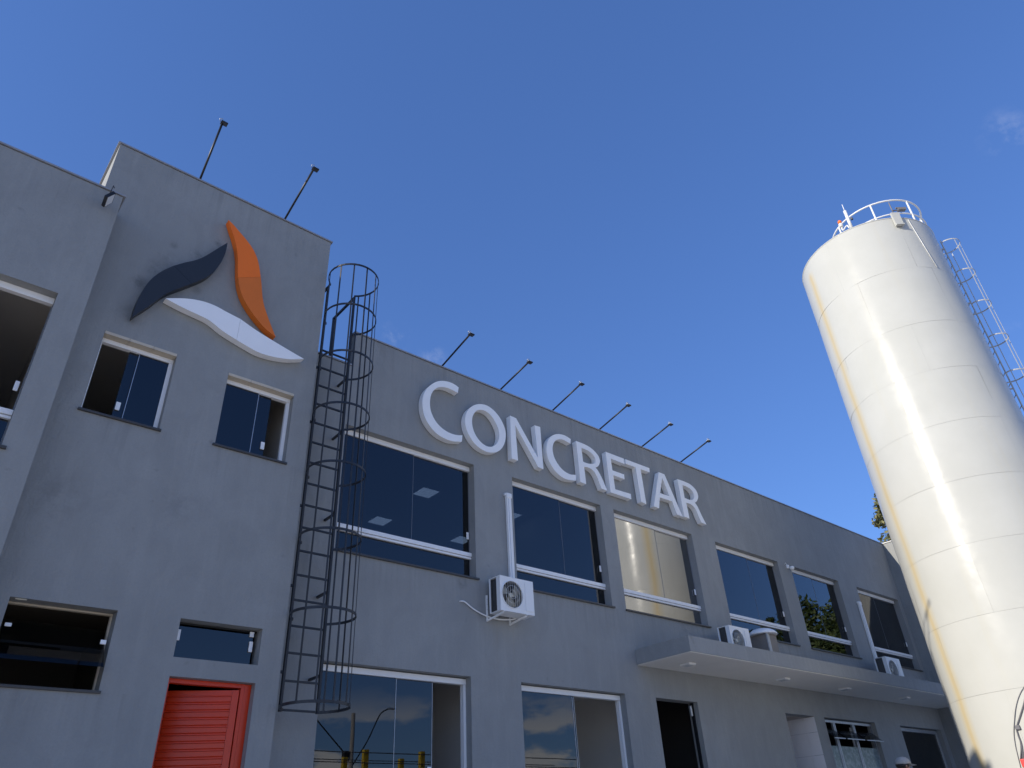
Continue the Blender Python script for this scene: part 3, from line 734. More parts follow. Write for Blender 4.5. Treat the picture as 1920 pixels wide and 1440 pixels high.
# ------------------------------------------------------------------ caged roof ladder
YR = -0.30
lx0, lx1 = 3.885, 4.362
ZB, ZTOP = 2.185, 8.62
lad = thing('caged_ladder', 'dark grey steel roof ladder with round safety cage beside the tower', 'ladder', (4.12, YR, ZB))
for xx in (lx0, lx1):
    m = MB(); m.bar((xx, YR, ZB), (xx, YR, ZTOP), .030, .040, (0, 1, 0))
    m.bar((xx, YR + .026, ZTOP - .018), (xx, .42, ZTOP - .018), .035, .035); m.bar((xx, .40, ZTOP - .037), (xx, .40, 7.26), .035, .035, (0, 1, 0)); m.build('rail', 'ladder', lad)
nr = 17
for i in range(nr):
    z = ZB + .02 + i * (7.34 - ZB - .02) / (nr - 1)
    m = MB(); m.bar((lx0 + .019, YR, z), (lx1 - .019, YR, z), .024, .024); m.build('rung', 'ladder', lad)
for z in (2.62, 3.66, 4.75, 6.05, 7.0):
    m = MB(); m.bar((lx1, YR + .024, z), (lx1, -0.002, z), .03, .03); m.build('bracket', 'ladder', lad)
    m = MB(); m.bar((lx0 - .019, YR, z), (XT1 + .002, YR, z), .03, .03); m.build('bracket', 'ladder', lad)
hc = ((lx0 + lx1) / 2 + 0.03, YR - .345); hr = .40
a0 = math.atan2(YR - hc[1], lx1 - hc[0]); a1 = math.atan2(YR - hc[1], lx0 - hc[0])
span = [a0 - (a0 + (2 * math.pi - a1)) * t / 28 for t in range(29)]
def hoop_pt(a, z, r=hr): return (hc[0] + r * math.cos(a), hc[1] + r * math.sin(a), z)
HZ = [8.64, 7.84, 6.97, 6.08, 5.17, 4.23, 3.24, 2.20]
for z in HZ:
    m = MB()
    pts = [(lx1, YR, z)] + [hoop_pt(a, z) for a in span] + [(lx0, YR, z)]
    for p, q in zip(pts, pts[1:]):
        m.bar(p, q, .010, .032)
    m.build('cage_hoop', 'ladder', lad)
for t in (1, 4, 8, 11, 14, 17, 20, 24, 27):
    a = span[t]; r = hr - .009
    m = MB(); m.bar(hoop_pt(a, HZ[-1], r), hoop_pt(a, HZ[0] + .01, r), .022, .008, (math.cos(a), math.sin(a), 0)); m.build('cage_strap', 'ladder', lad)

# ------------------------------------------------------------------ arm floodlights along the parapets
def flood(root_loc, tip, label, group, head_tilt=0.0):
    o = thing('arm_floodlight', label, 'floodlight', root_loc, group)
    b0, t = Vector(root_loc), Vector(tip)
    m = MB(); m.tube([b0, b0.lerp(t, .5), t], .017, 8); m.build('arm', 'black', o)
    m = MB(); m.box((b0.x - .04, b0.y - .04, b0.z - .02), (b0.x + .04, b0.y + .04, b0.z + .012)); m.build('base_plate', 'black', o)
    hx_, hy_, hz_ = t
    m = MB(); m.box((hx_ - .025, hy_ - .035, hz_ - .010), (hx_ + .075, hy_ + .04, hz_ + .014), .004); m.build('lamp_head', 'black', o)
    m = MB(); m.box((hx_ - .017, hy_ - .028, hz_ - .014), (hx_ + .067, hy_ + .034, hz_ - .0105)); m.build('lens', 'lens_dark', o)
    m = MB()
    for i in range(3): m.box((hx_ - .015 + i * .025, hy_ - .026, hz_ + .015), (hx_ - .008 + i * .025, hy_ + .032, hz_ + .030))
    m.build('cooling_fin', 'galv', o)
    m = MB(); m.tube([(hx_ - .032, hy_, hz_), (hx_ - .055, hy_ - .02, hz_ + .03), (hx_ - .01, hy_ - .03, hz_ + .045)], .007, 6); m.build('cable', 'galv', o)
    return o
flood((1.59, YT + .06, ZPT + .045), (1.585, -0.98, 10.22), 'black arm floodlight on the tower roof edge, the left one', 'arm floodlights on the tower')
flood((2.95, YT + .06, ZPT + .045), (2.945, -1.37, 9.80), 'black arm floodlight on the tower roof edge, the right one', 'arm floodlights on the tower')
ORD = ('first', 'second', 'third', 'fourth', 'fifth', 'last')
for i in range(6):
    x = 6.39 + i * 1.382
    flood((x, .05, ZP + .045), (x, -.84, 8.40 + (0.02, -.02, 0.01, 0, -.01, 0)[i]), 'black arm floodlight over the sign, %s one counted from the ladder' % ORD[i], 'arm floodlights over the letters')

# small wall floodlight on the left wing
o = thing('wall_floodlight', 'small black floodlight hanging under the roof edge of the left wing', 'floodlight', (0.50, YL, 7.86))
m = MB(); m.bm.from_mesh(bpy.data.meshes.new('tmp'))
def tbox(mb, c, ax, ay, az, sx, sy, sz):
    c = Vector(c); v = [mb.bm.verts.new(c + ax * (sx * i) + ay * (sy * j) + az * (sz * k_)) for i in (-1, 1) for j in (-1, 1) for k_ in (-1, 1)]
    for q in ((0, 1, 3, 2), (4, 6, 7, 5), (0, 4, 5, 1), (2, 3, 7, 6), (0, 2, 6, 4), (1, 5, 7, 3)): mb.bm.faces.new([v[i] for i in q])
n_ = Vector((.85, -.05, -.52)).normalized(); ux = Vector((.06, 1, 0)).normalized(); ux = (ux - n_ * ux.dot(n_)).normalized(); uz = n_.cross(ux)
cpt = Vector((0.52, YL - .16, 7.85))
tbox(m, cpt, ux, uz, n_, .10, .07, .018); m.build('lamp_head', 'black', o)
m = MB(); tbox(m, cpt + n_ * .0205, ux, uz, n_, .085, .055, .002); m.build('lens', 'lens', o)
m = MB(); m.tube([cpt - n_ * .018, (0.51, YL - .03, 7.90), (0.51, YL - .002, 7.93)], .012, 6); m.tube([(0.51, YL - .02, 7.93), (0.52, YL - .05, 8.05), (0.53, YL - .045, 8.2), (0.55, YL - .02, 8.19)], .006, 6); m.build('bracket', 'black', o)

# ------------------------------------------------------------------ air conditioners
def circle(cx, cz, r, y, n=28): return [(cx + r * math.cos(2 * math.pi * i / n), y, cz + r * math.sin(2 * math.pi * i / n)) for i in range(n)]
def air_conditioner(x0, x1, z0, z1, yf, yb_, label, brackets):
    o = thing('air_conditioner', label, 'air conditioner', ((x0 + x1) / 2, (yf + yb_) / 2, z0), 'outdoor air conditioner units')
    W, H = x1 - x0, z1 - z0; r = min(H * .40, W * .30); cx, cz = x0 + r + W * .055, (z0 + z1) / 2
    # casing: front panel with a round hole + body shell
    m = MB(); n = 40
    loop = [(x0, z0), (x1, z0), (x1, z1), (x0, z1)]
    hole = [(cx + r * math.cos(2 * math.pi * i / n), cz + r * math.sin(2 * math.pi * i / n)) for i in range(n)]
    m.prism(loop, [hole], yf, yf + .012)
    t = .012
    m.box((x0, yf + .013, z1 - t), (x1, yb_, z1)); m.box((x0, yf + .013, z0), (x1, yb_, z0 + t)); m.box((x1 - t, yf + .013, z0 + t), (x1, yb_, z1 - t))
    m.box((x0, yf + .013, z0 + t), (x0 + t, yf + .09, z1 - t)); m.box((x0, yb_ - .03, z0 + t), (x0 + t, yb_, z1 - t))
    m.box((x0 + t, yb_ - .008, z0 + t), (x1 - t, yb_, z1 - t))
    c = m.build('casing', 'plastic', o)
    m = MB(); m.box((x0 + .02, yb_ - .05, z0 + .02), (x1 - W * .28, yb_ - .012, z1 - .02)); m.box((x0 + .03, yf + .10, z0 + .02), (x0 + .055, yb_ - .052, z1 - .02)); m.build('condenser', 'fin', o)
    m = MB(); m.box((x1 - W * .26, yf - .010, z0 + H * .09), (x1 - .018, yf - .001, z1 - H * .07), .004); m.build('access_panel', 'plastic', o)
    m = MB()
    m.tube(circle(cx, cz, r + .006, yf - .004, 40), .008, 6, True); m.build('fan_ring', 'plastic', o)
    m = MB()
    for i in range(-4, 5):
        xx = cx + r * i / 4.6; hh = math.sqrt(max(0, r * r - (xx - cx) ** 2))
        m.tube([(xx, yf - .006, cz - hh), (xx, yf - .014, cz), (xx, yf - .006, cz + hh)], .0022, 5)
    for rr in (.33, .66): m.tube(circle(cx, cz, r * rr, yf - .010, 32), .0022, 5, True)
    m.build('grille', 'plastic', o)
    m = MB(); m.tube([(cx, yf + .03, cz), (cx, yf + .07, cz)], r * .17, 16); hub = m.build('fan_hub', 'plastic_old', o)
    for k_ in range(3):
        m = MB(); a0_ = k_ * 2 * math.pi / 3 + .3; rows = []
        for s in range(7):
            rr = r * (.15 + .78 * s / 6); row = []
            for q in range(5):
                a = a0_ + (q / 4 - .5) * (0.9 + .25 * math.sin(s / 6 * math.pi)) + .35 * s / 6
                row.append(m.bm.verts.new((cx + rr * math.cos(a), yf + .075 - .035 * q / 4, cz + rr * math.sin(a))))
            rows.append(row)
        for A, Bq in zip(rows, rows[1:]):
            for q in range(4): m.bm.faces.new((A[q], A[q + 1], Bq[q + 1], Bq[q])).smooth = True
        bmesh.ops.solidify(m.bm, geom=m.bm.faces[:], thickness=.004); m.build('fan_blade', 'plastic_old', o)
    if brackets:
        for xb in (x0 + .005, x1 - .235 + .005):
            m = MB(); m.box((xb - .014, -.022, z0 - .10), (xb + .014, -.003, z0 + .31)); m.bar((xb, -.02, z0 - .085), (xb + .07, yf + .03, z0 - .022), .03, .022); m.box((xb + .055, yf + .0, z0 - .012), (xb + .085, yf + .05, z0 - .001)); br = m.build('wall_bracket', 'plastic', o)
            m = MB()
            for i in range(4): m.lathe([(.006, -.004), (.006, .004)], (xb, -.024, z0 + .0 + i * .08), 8)
            m.build('bracket_bolt', 'galv', br)
    else:
        for xb in (x0 + .08, x1 - .12):
            m = MB(); m.box((xb, yf + .02, z0 - .045), (xb + .04, yb_ - .02, z0 - .001)); m.build('foot', 'black', o)
    return o
air_conditioner(7.255, 7.957, 3.812, 4.36, -.36, -.085, 'white air conditioner unit on wall brackets between the upper windows', True)
air_conditioner(12.94, 13.62, 3.702, 4.24, -.62, -.34, 'white air conditioner unit on the canopy beside the domed vent', False)
air_conditioner(19.62, 20.38, 3.702, 4.31, -.60, -.30, 'white air conditioner unit at the far end of the canopy', False)

def duct(x0, x1, z0, z1, label, cap=True):
    o = thing('pipe_duct', label, 'pipe cover', ((x0 + x1) / 2, 0, z0), 'white pipe covers')
    m = MB(); m.box((x0, -.062, z0), (x1, -.002, z1), .012); m.build('duct_body', 'plastic', o)
    m = MB(); m.box((x0 - .012, -.075, z1 - .02), (x1 + .012, -.001, z1 + .075), .02); m.box((x0 - .03, -.05, z1 + .02), (x0 - .01, -.004, z1 + .07), .008); m.build('duct_cap', 'plastic', o)
    m = MB(); m.box((x0 + .03, -.066, z0 + .01), (x0 + .036, -.0625, z1 - .03)); m.build('duct_seam', 'galv', o)
duct(7.745, 7.845, 4.30, 5.93, 'tall white pipe cover rising from the bracket mounted air conditioner')
duct(20.30, 20.42, 4.25, 5.85, 'white pipe cover rising from the farthest air conditioner')
pts = spline([(6.735, .01, 3.955), (6.76, -.03, 3.953), (6.82, -.03, 3.945), (7.0, -.03, 3.855), (7.23, -.03, 3.79), (7.46, -.05, 3.765), (7.66, -.09, 3.775), (7.78, -.10, 3.805)], 5)
m = MB(); m.tube(pts, .011, 8); o = m.build('drain_hose', 'plastic'); tag(o, 'thin white hose sagging from a wall hole to the bracket mounted air conditioner', 'hose')

# domed vent housing on the canopy
o = thing('exhaust_vent', 'grey sheet metal vent box with white domed cap on the canopy', 'vent', (14.22, -.55, 3.66))
m = MB(); m.box((14.03, -.75, 3.657), (14.40, -.36, 4.185)); m.build('vent_box', 'brown_sheet', o)
m = MB(); m.box((14.015, -.775, 3.657), (14.10, -.751, 4.195)); m.build('flashing', 'galv', o)
m = MB(); m.lathe([(.30, 0), (.297, .03), (.26, .07), (.20, .11), (.11, .135), (0.0, .14)], (14.21, -.56, 4.188), 28); m.build('dome_cap', 'plastic', o)

# security camera by the fifth window
o = thing('security_camera', 'small white dome security camera at the upper corner of a far window', 'security camera', (17.02, 0, 6.28))
m = MB(); m.box((16.96, -.05, 6.27), (17.04, -.002, 6.36), .01); m.build('mount', 'plastic', o)
m = MB(); m.lathe([(.0, -.055), (.035, -.045), (.055, -.01), (.055, .03), (.03, .045), (0, .05)], (17.06, -.10, 6.27), 18); m.build('camera_dome', 'plastic', o)
m = MB(); m.tube([(17.0, -.03, 6.34), (16.93, -.03, 6.40), (16.90, -.01, 6.36)], .007, 6); m.build('cable', 'plastic', o)

# lamps under the canopy
for x, lab in ((11.49, 'nearest'), (14.63, 'second'), (17.16, 'third'), (20.10, 'farthest')):
    o = thing('canopy_light', 'small white rectangular lamp under the canopy, the %s one' % lab, 'ceiling lamp', (x, -.55, 3.34), 'lamps under the canopy')
    m = MB(); m.box((x - .10, -.66, 3.352), (x + .10, -.44, 3.380), .006); m.build('lamp_housing', 'plastic', o)
    m = MB(); m.box((x - .085, -.645, 3.343), (x + .085, -.455, 3.3515), .003); m.build('diffuser', 'lens', o)

# wall fan inside the first glass door
fc = Vector((8.62, 2.55, 2.87))
ft = (WY(855, 1330, 2.6)); 
o = thing('wall_fan', 'dark round wire fan hanging inside the open glass door', 'fan', (ft.x - 1.9, 2.6, 2.5))
fx, fz, fr_ = WY(866, 1332, 2.6).x, WY(866, 1332, 2.6).z, .33
m = MB()
for rr in (1, .75, .5, .25): m.tube(circle(fx, fz, fr_ * rr, 2.6 - .06 * (1 - rr), 32), .006 if rr == 1 else .003, 5, True)
for i in range(24):
    a = 2 * math.pi * i / 24; m.tube([(fx + .05 * math.cos(a), 2.55, fz + .05 * math.sin(a)), (fx + fr_ * math.cos(a), 2.6, fz + fr_ * math.sin(a))], .0025, 4)
m.build('fan_cage', 'black', o)
m = MB(); m.tube([(fx, 2.58, fz), (fx, 2.8, fz)], .07, 14); m.tube([(fx, 2.78, fz), (fx, 2.86, fz + .2), (fx, 2.86, 3.34)], .018, 8); m.build('motor', 'black', o)
for k_ in range(3):
    m = MB(); a = k_ * 2 * math.pi / 3 + .5
    c = [Vector((fx + fr_ * rr * math.cos(a + d), 2.62 + dy_, fz + fr_ * rr * math.sin(a + d))) for rr, d, dy_ in ((.2, -.3, .02), (.85, -.25, .03), (.88, .35, -.01), (.2, .3, -.02))]
    m.quad(c); bmesh.ops.solidify(m.bm, geom=m.bm.faces[:], thickness=.004); m.build('fan_blade', 'black', o)

# ------------------------------------------------------------------ silo
sil = thing('cement_silo', 'tall cream white steel silo with rust streak standing in front of the building', 'silo', (SX, SY, 0))
m = MB(); m.lathe([(SR - .012, 0.0), (SR - .012, SH - .02)], (SX, SY, 0), 72); m.build('inner_shell', 'silo', sil)
seams = [0.0, 1.40, 2.66, 3.96, 5.28, 6.56, 7.83, 9.11, 10.37, 11.97, SH]
offs = [10, -5, 22, 6, -174.5, -179.5 + 60, -179.0, -153.2, -177.5, -130, -112]
for k_, (za, zb) in enumerate(zip(seams, seams[1:])):
    npl = 6
    for j in range(npl):
        A0 = R(offs[k_] + j * 60); A1 = A0 + R(60); g_ = .0004
        nA, nZ = 20, 8; m = MB(); rows = []
        ph = random.uniform(0, 6); dr = random.uniform(-.002, .002)
        for i in range(nZ + 1):
            t = i / nZ; z = za + .0016 + (zb - za - .0032) * t; row = []
            for q in range(nA + 1):
                s = q / nA; a = A0 + g_ + (A1 - A0 - 2 * g_) * s
                r = SR + dr * (.5 - .5 * math.cos(2 * math.pi * s)) - .0026 * (math.exp(-(t / .10) ** 2) + math.exp(-((1 - t) / .10) ** 2)) - .0022 * (math.exp(-(s / .07) ** 2) + math.exp(-((1 - s) / .07) ** 2)) + .0022 * math.sin(5 * s + ph + 3 * t)
                row.append(m.bm.verts.new((SX + r * math.cos(a), SY + r * math.sin(a), z)))
            rows.append(row)
        for A, Bq in zip(rows, rows[1:]):
            for q in range(nA): m.bm.faces.new((A[q], A[q + 1], Bq[q + 1], Bq[q])).smooth = True
        m.build('plate', 'silo', sil)
m = MB(); m.lathe([(SR - .02, SH - .02), (SR + .008, SH - .012), (SR + .008, SH + .012), (SR - .03, SH + .02), (0, SH + .28)], (SX, SY, 0), 72); m.build('roof', 'silo', sil)
# railing ring on the roof
RC = (17.53, -4.78); RR = 1.13
def ring(z, r, cx=RC[0], cy=RC[1], a0=0, a1=360, n=48): return [(cx + r * math.cos(R(a0 + (a1 - a0) * i / n)), cy + r * math.sin(R(a0 + (a1 - a0) * i / n)), z) for i in range(n + (0 if a1 - a0 == 360 else 1))]
m = MB(); m.tube(ring(14.5, RR)[:48], .024, 8, True); rl = m.build('railing', 'silo_rail', sil)
m = MB(); m.tube(ring(14.02, RR)[:48], .020, 8, True); m.build('mid_rail', 'silo_rail', rl)
for a in (199, 247, 300, 350, 40, 95, 150):
    p = (RC[0] + RR * math.cos(R(a)), RC[1] + RR * math.sin(R(a)))
    m = MB(); m.tube([(*p, 13.62), (*p, 14.5)], .022, 8); m.build('post', 'silo_rail', rl)
# vent pipe, beacon, hatch box
def onroof(u, v, z): return WZ(u, v, z)
p = onroof(1597, 428, 13.75)
m = MB(); m.tube([p, p + Vector((0, 0, .62))], .040, 10); m.tube([p + Vector((0, 0, .6)), p + Vector((0, 0, .86))], .010, 6); m.build('vent_pipe', 'silo_rail', sil)
m = MB(); m.box(p + Vector((.02, -.10, .28)), p + Vector((.07, -.05, .34))); m.build('sensor_box', 'black', sil)
q = onroof(1578, 426, 13.85)
m = MB(); m.tube(spline([tuple(p + Vector((-.03, .04, .02))), tuple(p.lerp(q, .4) + Vector((0, 0, .08))), tuple(q + Vector((.02, 0, -.10))), tuple(q)], 5), .018, 8); m.lathe([(.05, 0), (.055, .10), (.03, .13)], q, 12); bb = m.build('beacon', 'silo_rail', sil)
m = MB(); m.lathe([(.045, .131), (.05, .19), (.025, .23), (0, .235)], q, 12); m.build('beacon_lens', 'orange', bb)
ah = R(-130)
def shell(a, z, off): return Vector((SX + (SR + off) * math.cos(a), SY + (SR + off) * math.sin(a), z))
er, et, ez = Vector((math.cos(ah), math.sin(ah), 0)), Vector((-math.sin(ah), math.cos(ah), 0)), Vector((0, 0, 1))
m = MB(); tbox(m, shell(ah, 13.52, .045), er, et, ez, .03, .10, .20); tbox(m, shell(ah, 13.30, .065), er, et, ez, .045, .10, .014); m.build('hatch_box', 'silo', sil)
m = MB(); pp = shell(ah, 13.78, .02); m.tube([pp, pp + Vector((0, 0, .34))], .014, 6); pq = onroof(1690, 393, 14.2); m.tube([pp + Vector((0, 0, .05)), pq], .016, 6); tbox(m, pq, et, er, ez, .10, .05, .03); tbox(m, pq + Vector((0, 0, .06)), et, er, ez, .13, .02, .012); m.build('hatch_clamp', 'brown_sheet', sil)
m = MB(); m.tube([shell(R(-119), 13.55, .012), shell(R(-112), 12.0, .012)], .008, 6); m.build('conduit', 'silo_rail', sil)
# caged ladder on the shaded side
aL = R(-60); er, et = Vector((math.cos(aL), math.sin(aL), 0)), Vector((-math.sin(aL), math.cos(aL), 0))
c0 = Vector((SX, SY, 0)) + er * (SR + .10)
m = MB(); sl = None
for s in (-.21, .21): m.bar(c0 + et * s + ez * .6, c0 + et * s + ez * 13.58, .04, .02, tuple(er))
sl = m.build('ladder_rail', 'ladder_shaded', sil)
for i in range(43):
    z = .75 + i * .3; m = MB(); m.tube([c0 + et * -.20 + ez * z, c0 + et * .20 + ez * z], .011, 6); m.build('rung', 'ladder_shaded', sl)
for i in range(12):
    z = 13.50 - i * 1.02; m = MB(); pts = []
    cc = c0 + er * .17
    for j in range(19):
        a = R(-115 + 230 * j / 18); pts.append(cc + er * (.30 * math.cos(a)) + et * (.30 * math.sin(a)) + ez * z)
    pts = [c0 + et * -.21 + ez * z] + pts + [c0 + et * .21 + ez * z]
    for a_, b_ in zip(pts, pts[1:]): m.bar(a_, b_, .008, .032)
    m.build('cage_hoop', 'ladder_shaded', sl)
for a in (-65, 0, 65):
    v = c0 + er * .17 + er * (.293 * math.cos(R(a))) + et * (.293 * math.sin(R(a)))
    m = MB(); m.bar(v + ez * 2.4, v + ez * 13.52, .018, .006, tuple(er * math.cos(R(a)) + et * math.sin(R(a)))); m.build('cage_strap', 'ladder_shaded', sl)
for z in (1.5, 4, 6.5, 9, 11.5, 13.3):
    m = MB()
    for s in (-.21, .21): m.bar(c0 + et * s + ez * z, c0 + et * s - er * .16 + ez * z, .03, .03)
    m.build('bracket', 'ladder_shaded', sl)

# cables and red box low on the shell
def SIL(u, v, off=.012):
    r = ray(u, v); d = Vector((r.x, r.y)); o_ = Vector((CAM.x - SX, CAM.y - SY)); a = d.dot(d); b = 2 * o_.dot(d); c = o_.dot(o_) - (SR + off) ** 2
    t = (-b - math.sqrt(b * b - 4 * a * c)) / 2 / a; return CAM + r * t
m = MB(); m.tube(spline([tuple(SIL(u, v, .014)) for u, v in ((1934, 1262), (1921, 1315), (1913, 1342), (1906.5, 1364), (1909, 1378), (1914, 1392), (1917, 1408), (1917.5, 1424))], 5), .012, 8)
m.tube(spline([tuple(SIL(u, v, .014)) for u, v in ((1908, 1376), (1913, 1390), (1914.5, 1405), (1913.5, 1424))], 5), .009, 8); o = m.build('power_cable', 'cable'); tag(o, 'thick grey cable pair clipped to the foot of the silo', 'cable')
m = MB(); m.tube(spline([tuple(SIL(u, v, .012)) for u, v in ((1924, 1282), (1912, 1302), (1905, 1325), (1902, 1350), (1901, 1375), (1904, 1398), (1908, 1416), (1914, 1440))], 5), .0055, 6); o = m.build('thin_wire', 'cable'); tag(o, 'thin loose wire bowing across the foot of the silo', 'cable')
pc = SIL(1908, 1364, .02); m = MB(); m.box(pc + Vector((-.02, -.04, -.035)), pc + Vector((.02, .04, .035)), .008); o = m.build('cable_clamp', 'cable'); tag(o, 'dark clamp holding the grey cable on the silo', 'clamp')
pc = SIL(1923, 1428, .04)
o = thing('switch_box', 'small red switch box at the foot of the silo', 'switch box', pc)
m = MB(); m.box(pc + Vector((-.035, -.07, -.09)), pc + Vector((.035, .07, .045)), .015); m.build('box_body', 'redbox', o)
m = MB(); m.tube([pc + Vector((-.041, 0, -.02)), pc + Vector((-.08, 0, -.02))], .03, 12); m.build('push_button', 'redbox', o)

# ------------------------------------------------------------------ person in a cap (only the cap shows over the frame edge)
def skin(name, verts, edges, mat, parent, sub=2):
    me = bpy.data.meshes.new(name); me.from_pydata([v[:3] for v in verts], edges, []); me.materials.append(MT[mat])
    o = bpy.data.objects.new(name, me); COL.objects.link(o); o.parent = parent
    md = o.modifiers.new('skin', 'SKIN')
    for i, v in enumerate(verts):
        s = me.skin_vertices[0].data[i]; rr = v[3]; s.radius = (rr if not isinstance(rr, tuple) else rr[0], rr if not isinstance(rr, tuple) else rr[1]); s.use_root = (i == 0)
    md.use_smooth_shade = True; sm = o.modifiers.new('sub', 'SUBSURF'); sm.levels = sub; sm.render_levels = sub
    return o
hp = WX(1689, 1421, 14.6)
HT = hp.z
per = thing('person', 'person in a pale grey cap standing before the far doorway', 'person', (hp.x, hp.y, 0)); per.rotation_euler = (0, 0, R(-35))
k_ = (HT - .02) / 1.74
def V(*a): return tuple(x * k_ if not isinstance(x, tuple) else x for x in a)
body = [V(0, 0, .95, .13), V(0, 0, 1.12, .125), V(0, 0, 1.30, .14), V(0, 0, 1.42, .10), V(0, 0, 1.50, .055), V(.01, 0, 1.58, .075), V(.015, 0, 1.66, .088), V(.01, 0, 1.70, .07),
        V(.095, 0, 1.615, .018), V(0, .19, 1.41, .055), V(.02, .24, 1.14, .042), V(.10, .24, .90, .032), V(0, -.19, 1.41, .055), V(.02, -.24, 1.14, .042), V(.10, -.24, .90, .032),
        V(0, .09, .88, .085), V(.02, .10, .50, .058), V(-.02, .10, .09, .04), V(.12, .11, .04, .035), V(0, -.09, .88, .085), V(.02, -.10, .50, .058), V(-.02, -.10, .09, .04), V(.12, -.11, .04, .035)]
be = [(0, 1), (1, 2), (2, 3), (3, 4), (4, 5), (5, 6), (6, 7), (5, 8), (3, 9), (9, 10), (10, 11), (3, 12), (12, 13), (13, 14), (0, 15), (15, 16), (16, 17), (17, 18), (0, 19), (19, 20), (20, 21), (21, 22)]
for s, w_ in ((1, 11), (-1, 14)):
    pal = len(body); body.append(V(.115, s * .245, .85, .032)); be.append((w_, pal))
    for f_, (ox, l_) in enumerate(((-.030, .062), (-.010, .072), (.010, .070), (.030, .058))):
        a = len(body); body += [V(.118 + ox, s * .247, .805, .0095), V(.126 + ox, s * .245, .805 - l_ * .55, .0085), V(.136 + ox, s * .238, .805 - l_, .007)]; be += [(pal, a), (a, a + 1), (a + 1, a + 2)]
    a = len(body); body += [V(.150, s * .232, .845, .011), V(.165, s * .225, .80, .009)]; be += [(pal, a), (a, a + 1)]
skin('body', body, be, 'skin', per)
skin('shirt', [V(0, 0, .93, .155), V(0, 0, 1.12, .15), V(0, 0, 1.30, .165), V(0, 0, 1.42, .115), V(0, .19, 1.41, .075), V(.02, .24, 1.14, .058), V(.07, .24, .97, .05), V(0, -.19, 1.41, .075), V(.02, -.24, 1.14, .058), V(.07, -.24, .97, .05)],
     [(0, 1), (1, 2), (2, 3), (3, 4), (4, 5), (5, 6), (3, 7), (7, 8), (8, 9)], 'shirt', per)
skin('trousers', [V(0, 0, .96, .145), V(0, .09, .86, .105), V(.02, .10, .50, .078), V(-.02, .10, .10, .062), V(0, -.09, .86, .105), V(.02, -.10, .50, .078), V(-.02, -.10, .10, .062)], [(0, 1), (1, 2), (2, 3), (0, 4), (4, 5), (5, 6)], 'trousers', per)
for s in (1, -1): skin('shoe', [V(-.05, s * .10, .05, .048), V(.05, s * .105, .045, .05), V(.15, s * .11, .035, .042)], [(0, 1), (1, 2)], 'shoe', per, 1)
def local(name, mb, mat):
    me = bpy.data.meshes.new(name); bmesh.ops.recalc_face_normals(mb.bm, faces=mb.bm.faces); mb.bm.to_mesh(me); mb.bm.free(); me.materials.append(MT[mat])
    o = bpy.data.objects.new(name, me); COL.objects.link(o); o.parent = per; return o
hz = 1.655 * k_
m = MB(); m.lathe([(.118, 0), (.120, .03), (.108, .07), (.075, .10), (.03, .115), (0, .117)], (.005, 0, hz), 20)
for v in m.bm.verts: v.co.x *= 1.08; v.co += Vector((random.uniform(-.004, .004), random.uniform(-.004, .004), random.uniform(-.004, .004)))
rows = []
for i in range(5):
    t = i / 4; row = []
    for j in range(9):
        a = R(-62 + 124 * j / 8); rr = .122 + (.115 * t) * (math.cos(a) ** .6 if math.cos(a) > 0 else 0)
        row.append(m.bm.verts.new((.005 + rr * math.cos(a) * 1.05, (.122) * math.sin(a), hz + .012 - .028 * t - .02 * abs(math.sin(a)))))
    rows.append(row)
fsn = []
for A, Bq in zip(rows, rows[1:]):
    for q in range(8): f = m.bm.faces.new((A[q], A[q + 1], Bq[q + 1], Bq[q])); f.smooth = True; fsn.append(f)
bmesh.ops.solidify(m.bm, geom=fsn, thickness=.004)
local('cap', m, 'cap')
m = MB(); m.lathe([(.085, -.06), (.108, -.03), (.113, .005)], (-.012, 0, hz), 18); local('hair', m, 'hair')
for s in (1, -1):
    m = MB(); m.lathe([(0, -.012), (.012, 0), (0, .012)], (.092, s * .032, 1.635 * k_), 8); local('eye', m, 'hair')
    m = MB(); m.lathe([(0, -.03), (.016, -.01), (.018, .015), (0, .03)], (.0, s * .095, 1.62 * k_), 8); local('ear', m, 'skin')
m = MB(); m.box((.082, -.024, 1.565 * k_), (.094, .024, 1.573 * k_)); local('mouth', m, 'skin')

# ------------------------------------------------------------------ yard things mirrored in the glass: lamp pole, yellow posts with cables
o = thing('utility_pole', 'concrete pole with two curved street lamp arms across the yard, mirrored in the glass door', 'utility pole', (21.93, -30, 0))
m = MB(); m.tube([(21.93, -30, 0), (21.93, -30, 7.4)], .17, 14, r1=.11); m.build('shaft', 'concrete_pole', o)
for tip, mid in (((24.15, -30, 7.75), [(22.2, -30, 5.0), (22.9, -30, 6.0), (23.5, -30, 7.2), (23.75, -30, 7.55)]), ((18.6, -30.4, 8.0), [(21.7, -30.05, 5.2), (20.9, -30.15, 6.0), (19.9, -30.25, 6.95), (19.1, -30.35, 7.7)])):
    m = MB(); m.tube(spline([(21.93, -30, 4.6)] + mid + [tip], 5), .035, 8); ar = m.build('lamp_arm', 'black', o)
    d = 1 if tip[0] > 21 else -1
    m = MB(); m.box((tip[0] - .05, tip[1] - .10, tip[2] - .04), (tip[0] + .5 * d, tip[1] + .10, tip[2] + .05), .03); m.build('lamp_head', 'galv', ar)
m = MB(); m.box((21.45, -30.22, 5.15), (21.75, -29.9, 5.5), .03); m.build('junction_box', 'black', o)
